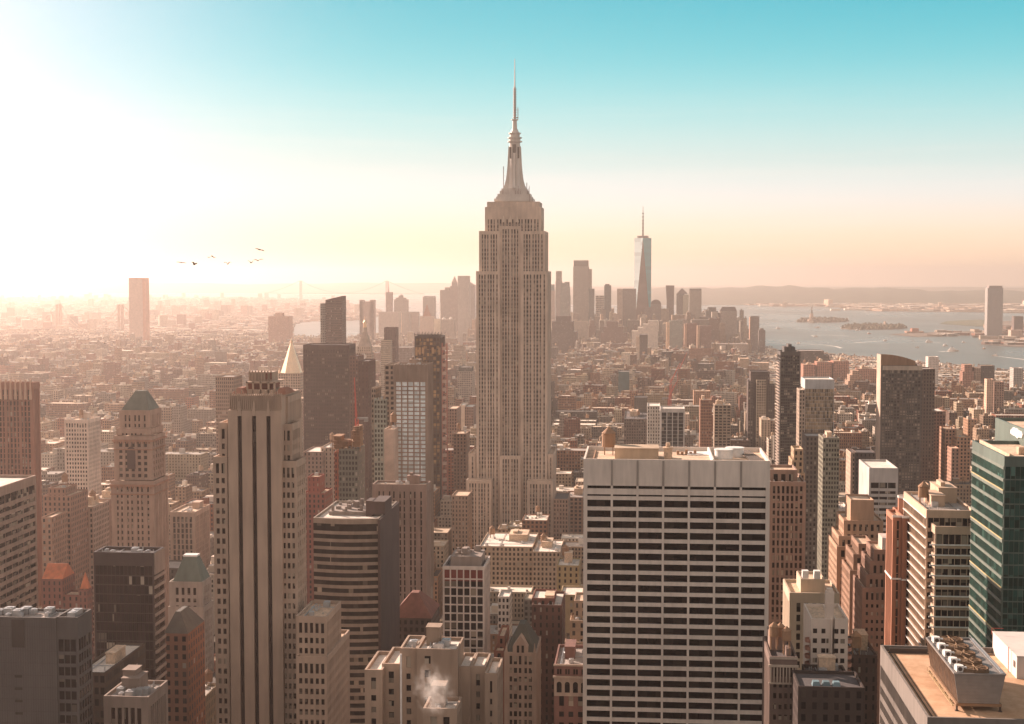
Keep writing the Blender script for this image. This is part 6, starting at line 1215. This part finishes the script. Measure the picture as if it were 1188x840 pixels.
# blocks: pavement slabs under the midtown lots
m = MB()
for i in range(-8, 8):
    for j in range(-14, 14):
        bx0 = i*285-140+15; by0 = 1415+j*80+8.5
        if 300 < by0 < 2500: m.box(bx0-4, bx0+255+4, by0-3, by0+63+3, 1.9, 2.14)
o = m.build('pavement', M_PAVE); o['kind'] = 'structure'
m = MB()
for i in range(-6, 7):
    xc_ = i*285-140
    for q in (-5, 0, 5):
        for k in range(60): m.face([(xc_+q-.1, 330+k*36, 2.006), (xc_+q+.1, 330+k*36, 2.006), (xc_+q+.1, 346+k*36, 2.006), (xc_+q-.1, 346+k*36, 2.006)])
o = m.build('road_marking', plain('road_paint', (.6, .58, .52), .7)); o['kind'] = 'structure'

def lot_geo(B, q, det):
    x0, x1, y0, y1, h, rot, ci, ri, u, sd_ = q; r = random.Random(sd_)
    c0 = PAL[ci][0]; v = r.uniform(.62, 1.05)*(.72 if y0 < 900 else 1); c = tuple(min(.85, a*v*w_) for a, w_ in zip(c0, (1.0, .96, .90))); v = r.uniform(.8, 1.15); rc = tuple(min(.9, a*v) for a in RC[ri][0])  # nearest lots coloured darker to stand for street-canyon shade
    A = r.choice((.35, .42, .5, .55)); pu = r.choice((2.4, 2.9, 3.4)); piv = ((x0+x1)/2, (y0+y1)/2); feat = []
    def bx(B_, a, b, c_, d, e, f, cc, tp=None, **k): B_.box(a, b, c_, d, e, f, c=cc, top=tp or cc, rot=rot, piv=piv, **k)
    W, RB, BK, TK = B
    off = r.randrange(97); par = r.uniform(.6, 1.3) if det >= 1 else 0; zt = h-par
    tiers = [(x0, x1, y0, y1, 1.9, h)]
    w_, d_ = x1-x0, y1-y0
    if h > 42 and w_ > 15 and r.random() < .6:
        f = r.uniform(.62, .82); g_ = r.uniform(.12, .22)
        tiers = [(x0, x1, y0, y1, 1.9, h*f), (x0+w_*g_, x1-w_*g_, y0+d_*g_*.8, y1-d_*g_*.6, h*f-1, h)]; feat.append('set-back top')
    for k, (a, b, c_, d, e, f) in enumerate(tiers):
        cc = (*c, A); top = f-par
        bx(W, a, b, c_, d, e, top, cc, rc, pu=pu, pv=r.choice((3.2, 3.5, 3.8)), off=off)
        if par:
            t = .45; p_ = (*[min(.9, q_*1.08) for q_ in c], 0)
            for (aa, bb_, c2, d2) in ((a, b, c_, c_+t), (a, b, d-t, d), (a, a+t, c_+t, d-t), (b-t, b, c_+t, d-t)): bx(W, aa, bb_, c2, d2, top, f, p_)
    a, b, c_, d, e, f = tiers[-1]; zt = f-par+.02; w_, d_ = b-a, d-c_
    if det >= 1 or r.random() < .7:
        nb = r.choice((1, 1, 2)) if w_ > 12 else 1
        for k in range(nb):
            bw, bd, bh = min(w_*.4, r.uniform(3, 8)), min(d_*.4, r.uniform(3, 8)), r.uniform(2.4, 5.5); xx = r.uniform(a+.6, b-bw-.6); yy = r.uniform(c_+.6, d-bd-.6)
            kc = r.choice((c, c, rc, (.6, .5, .4), (.75, .68, .6))); bx(BK, xx, xx+bw, yy, yy+bd, zt, zt+bh, (*kc, 0), (*r.choice((rc, (.7, .6, .5), (.3, .27, .25))), 0))
        if r.random() < (.5 if h > 24 else .22):
            tx, ty = r.uniform(a+3, b-3), r.uniform(c_+3, d-3); rr = r.uniform(1.5, 2.3); lg = r.uniform(2.5, 5); tcol = (*r.choice(((.34, .2, .12), (.24, .15, .10), (.45, .32, .22))), 0)
            ca, sa = math.cos(rot), math.sin(rot); tx, ty = piv[0]+(tx-piv[0])*ca-(ty-piv[1])*sa, piv[1]+(tx-piv[0])*sa+(ty-piv[1])*ca
            for s1 in (-1, 1):
                for s2 in (-1, 1): TK.box(tx+s1*rr*.6-.15, tx+s1*rr*.6+.15, ty+s2*rr*.6-.15, ty+s2*rr*.6+.15, zt, zt+lg, c=(.08, .06, .05, 0))
            TK.prism(tx, ty, rr, rr*.95, zt+lg, zt+lg+rr*1.9, 8, c=tcol); TK.prism(tx, ty, rr*1.08, 0, zt+lg+rr*1.9, zt+lg+rr*2.8, 8, c=tcol); feat.append('water tank')
        if det >= 1:
            for k in range(r.randrange(1, 6)):
                s_ = r.uniform(.8, 2.4); xx, yy = r.uniform(a+.8, b-3.4), r.uniform(c_+.8, d-3.4); cc = (*r.choice(((.5, .48, .45), (.7, .66, .6), (.2, .18, .16))), 0); bx(RB, xx, xx+s_, yy, yy+s_*r.uniform(.7, 1.8), zt, zt+s_*r.uniform(.4, .9), cc)
    return feat
# which lots show, and how large: a coarse depth-ordered id picture
Wd, Hd = 594, 420; idp = np.full((Hd, Wd), -1, np.int32)
items = []
for k, q in enumerate(LOTS):
    items.append((q[3], k, [(q[0], q[1], q[2], q[3], 0, q[4])]))
for k, (s_, bb) in enumerate(HEROS):
    for b in bb: items.append((b[3], 100000+k, [b[:6]]))
items.sort(key=lambda t: -t[0])
def rect(x0, x1, y0, y1, z0, z1):
    c = [proj((x, y, z1)) for x in (x0, x1) for y in (y0, y1)]; f = [proj((x, y0, z0)) for x in (x0, x1)]
    return min(p[0] for p in c), max(p[0] for p in c), min(p[1] for p in c), max(max(p[1] for p in f), max(p[1] for p in c))
for _, k, bs in items:
    for b in bs:
        a, c_, t, bt = rect(*b[:6]); i0, i1, j0, j1 = int(max(0, a/2)), int(min(Wd, c_/2+1)), int(max(0, t/2)), int(min(Hd, bt/2+1))
        if i1 > i0 and j1 > j0: idp[j0:j1, i0:i1] = k
cnt = np.bincount(idp[(idp >= 0) & (idp < 100000)], minlength=len(LOTS))
order = np.argsort(-cnt)
NI = max(60, 296-len(HEROS)); solo = [int(k) for k in order[:NI] if cnt[k] > 0]; solos = set(solo)
hc = {}
for k in range(len(HEROS)):
    ys_, xs_ = np.nonzero(idp == 100000+k)
    if len(xs_) > 3: hc[k] = (xs_.mean()*2, ys_.mean()*2, xs_.min()*2, xs_.max()*2, ys_.min()*2, ys_.max()*2)
used = set(); FAC = facade()
for k in solo:
    q = LOTS[k]; W, RB, BK, TK = MB(), MB(), MB(), MB(); feat = lot_geo((W, RB, BK, TK), q, 1)
    root = empty('city_building', ((q[0]+q[1])/2, q[2], 0), 'x', 'building', 'ordinary city buildings')
    W.build('wall', FAC, root)
    for nm_, B_ in (('roof_vent', RB), ('bulkhead', BK)):
        for t in range(len(B_.f)//5):
            q_ = MB(); q_.attr = True; q_.v = B_.v[t*20:t*20+20]; q_.f = [tuple(range(i*4, i*4+4)) for i in range(5)]; q_.uv = B_.uv[t*20:t*20+20]; q_.c = B_.c[t*20:t*20+20]; q_.build(nm_, FAC, root)
    if TK.f: TK.build('water_tank', FAC, root)
    ys_, xs_ = np.nonzero(idp == k); cx_, cy_ = xs_.mean()*2, ys_.mean()*2
    near = sorted(hc, key=lambda i: (max(hc[i][2]-cx_, cx_-hc[i][3], 0)**2+max(hc[i][4]-cy_, cy_-hc[i][5], 0)**2, abs(hc[i][0]-cx_)))[:9]
    fe = [f.replace('water tank', 'with a rooftop tank') for f in feat]
    size = 'low' if q[4] < 22 else 'mid-height' if q[4] < 42 else 'tall'; wide = ' narrow' if q[1]-q[0] < 17 else ' wide' if q[1]-q[0] > 33 else ''
    base = size+wide+' '+PAL[q[6]][1]+' block'; tank = ' with tank' if 'water tank' in feat else ''
    opts = []
    for i in near:
        hx = hc[i]; yb_ = HEROS[i][1][0][2]
        if q[2] > HEROS[i][1][0][3]: rel = 'behind'
        elif cx_ < hx[2]: rel = 'left of'
        elif cx_ > hx[3]: rel = 'right of'
        else: rel = 'in front of'
        if rel == 'behind' and not (hx[2]-8 < cx_ < hx[3]+8): rel = 'beyond and left of' if cx_ < hx[0] else 'beyond and right of'
        opts.append(rel+' the '+HEROS[i][0])
    lab = None
    cands = [base+tank+', '+o_ for o_ in opts]+[base+tank+', '+RC[q[7]][1]+', '+o_ for o_ in opts]+[base+tank+', '+a+' and '+b.split(' the ', 1)[0]+' the '+b.split(' the ', 1)[1] for a in opts[:5] for b in opts[:5] if a != b]
    for c_ in cands:
        if c_ not in used and len(c_.replace('-', ' ').split()) <= 16: lab = c_; break
    if lab is None: lab = cands[-1]
    used.add(lab); root['label'] = lab
B4 = MB(); B5 = MB()
for k, q in enumerate(LOTS):
    if k in solos: continue
    if cnt[k] == 0 and q[2] < 1600: continue
    lot_geo((B4, B4, B4, B4), q, 1 if q[2] < 3200 else 0)
tag(B4.build('city_buildings_mass', FAC), 'countless smaller city buildings filling the view to the river', kind='stuff')
# far boroughs and shores
r = random.Random(5)
def scatter(n, poly, Yr, hr, wr, cols, bigp=0.0, pr=None):
    xs = [p[0] for p in poly]; ys = [p[1] for p in poly]; c = 0; t = 0
    while c < n and t < n*30:
        t += 1; y = math.exp(r.uniform(math.log(Yr[0]), math.log(Yr[1]))); x = r.uniform(-.52, .52)*y
        if pr:
            pxx = proj((x, y, 0))[0]
            if not pr[0] < pxx < pr[1]: continue
        if not inside(x, y, poly) or not ok_view(x, y, 100): continue
        w_, d_ = r.uniform(*wr), r.uniform(*wr)*.7; h = r.triangular(hr[0], hr[1], hr[0]+1)
        if r.random() < bigp: h = r.uniform(40, 75); w_ = r.uniform(25, 50)
        cc = r.choice(cols); v = r.uniform(.8, 1.2); cc = (*[min(.9, a*v) for a in cc], .4); tp = (*r.choice(((.7, .6, .5), (.45, .38, .32), (.8, .74, .66), (.2, .17, .15))), 0)
        B5.box(x-w_/2, x+w_/2, y-d_/2, y+d_/2, 0, h+1, c=cc, top=tp, rot=r.uniform(-.6, .6)); c += 1
warm = [p[0] for p in PAL]
scatter(5200, BROOK, (5700, 17000), (7, 26), (18, 70), warm, .03)
scatter(420, JERSEY, (10000, 14500), (8, 26), (40, 240), [(.85, .75, .62), (.6, .42, .32), (.8, .6, .45), (.4, .3, .24)], .01)
scatter(500, JERSEY, (14000, 19500), (8, 20), (40, 120), warm)
scatter(90, JCITY, (5300, 8000), (6, 18), (20, 70), warm, pr=(1085, 1300))
tag(B5.build('distant_buildings_mass', FAC), 'tiny hazy buildings of the far boroughs and shores', kind='stuff')
# docks in pale strips
m = MB()
for a, b, y_, Yd in ((964, 975, 360.5, 0), (980, 1009, 359.8, 0), (1075, 1188, 356, 0)):
    A, B_ = gnd(a, y_), gnd(b, y_); m.box(A.x, B_.x, A.y, A.y+60, 0, 14)
tag(m.build('pier_shed', plain('pale_shed', (.85, .75, .62), .8)), 'long pale dock sheds along the far shore', 'shed')
# shrubs and street trees in the small park by the left
# steam
import bmesh
m = bpy.data.meshes.new('steam'); bm = bmesh.new(); c = at(503, 800, 397); bmesh.ops.create_icosphere(bm, subdivisions=4, radius=1); bm.to_mesh(m); bm.free()
o = bpy.data.objects.new('steam', m); col.objects.link(o); o.location = c; o.scale = (6.5, 5.0, 8.5); o.rotation_euler = (0, R(-14), 0)
ms = bpy.data.materials.new('steam'); ms.use_nodes = True; n_ = ms.node_tree; n_.nodes.clear(); out = nd(n_, 'ShaderNodeOutputMaterial'); pv = nd(n_, 'ShaderNodeVolumePrincipled'); pv.inputs['Color'].default_value = (.96, .92, .88, 1)
tco = nd(n_, 'ShaderNodeTexCoord'); nz = nd(n_, 'ShaderNodeTexNoise'); nz.inputs['Scale'].default_value = 2.6; nz.inputs['Detail'].default_value = 8; nz.inputs['Roughness'].default_value = .6; n_.links.new(tco.outputs['Object'], nz.inputs[0])
ln_ = nd(n_, 'ShaderNodeVectorMath', operation='LENGTH'); n_.links.new(tco.outputs['Object'], ln_.inputs[0])
fall = mth(n_, 'SUBTRACT', 1.0, ln_.outputs['Value'])
dn = mth(n_, 'MULTIPLY_ADD', nz.outputs[0], 7.0, -3.7)
n_.links.new(mth(n_, 'MULTIPLY', mth(n_, 'MAXIMUM', mth(n_, 'ADD', dn, mth(n_, 'MULTIPLY', fall, .9)), 0.0), mth(n_, 'MULTIPLY', mth(n_, 'MAXIMUM', fall, 0.0), .4)), pv.inputs['Density']); n_.links.new(pv.outputs[0], out.inputs['Volume'])
m.materials.append(ms); tag(o, 'soft puff of steam rising before the tan brick building', kind='stuff')
# ------------------------------------------------------------------ air
HAZE = True
if HAZE:
    m = MB(); m.box(-45000, 45000, -45000, 45000, -4, 470); m.face([(-45000, -45000, -4), (-45000, 45000, -4), (45000, 45000, -4), (45000, -45000, -4)])
    mh = bpy.data.materials.new('haze'); mh.use_nodes = True; n_ = mh.node_tree; n_.nodes.clear(); out = nd(n_, 'ShaderNodeOutputMaterial'); pv = nd(n_, 'ShaderNodeVolumePrincipled')
    pv.inputs['Color'].default_value = (.80, .69, .63, 1); pv.inputs['Density'].default_value = 6.4e-5; pv.inputs['Anisotropy'].default_value = .62
    n_.links.new(pv.outputs[0], out.inputs['Volume'])
    o = m.build('haze', mh); o['kind'] = 'stuff'
print('LOTS', len(LOTS), 'solo', len(solo), 'heroes', len(HEROS), 'objects', len(col.objects))
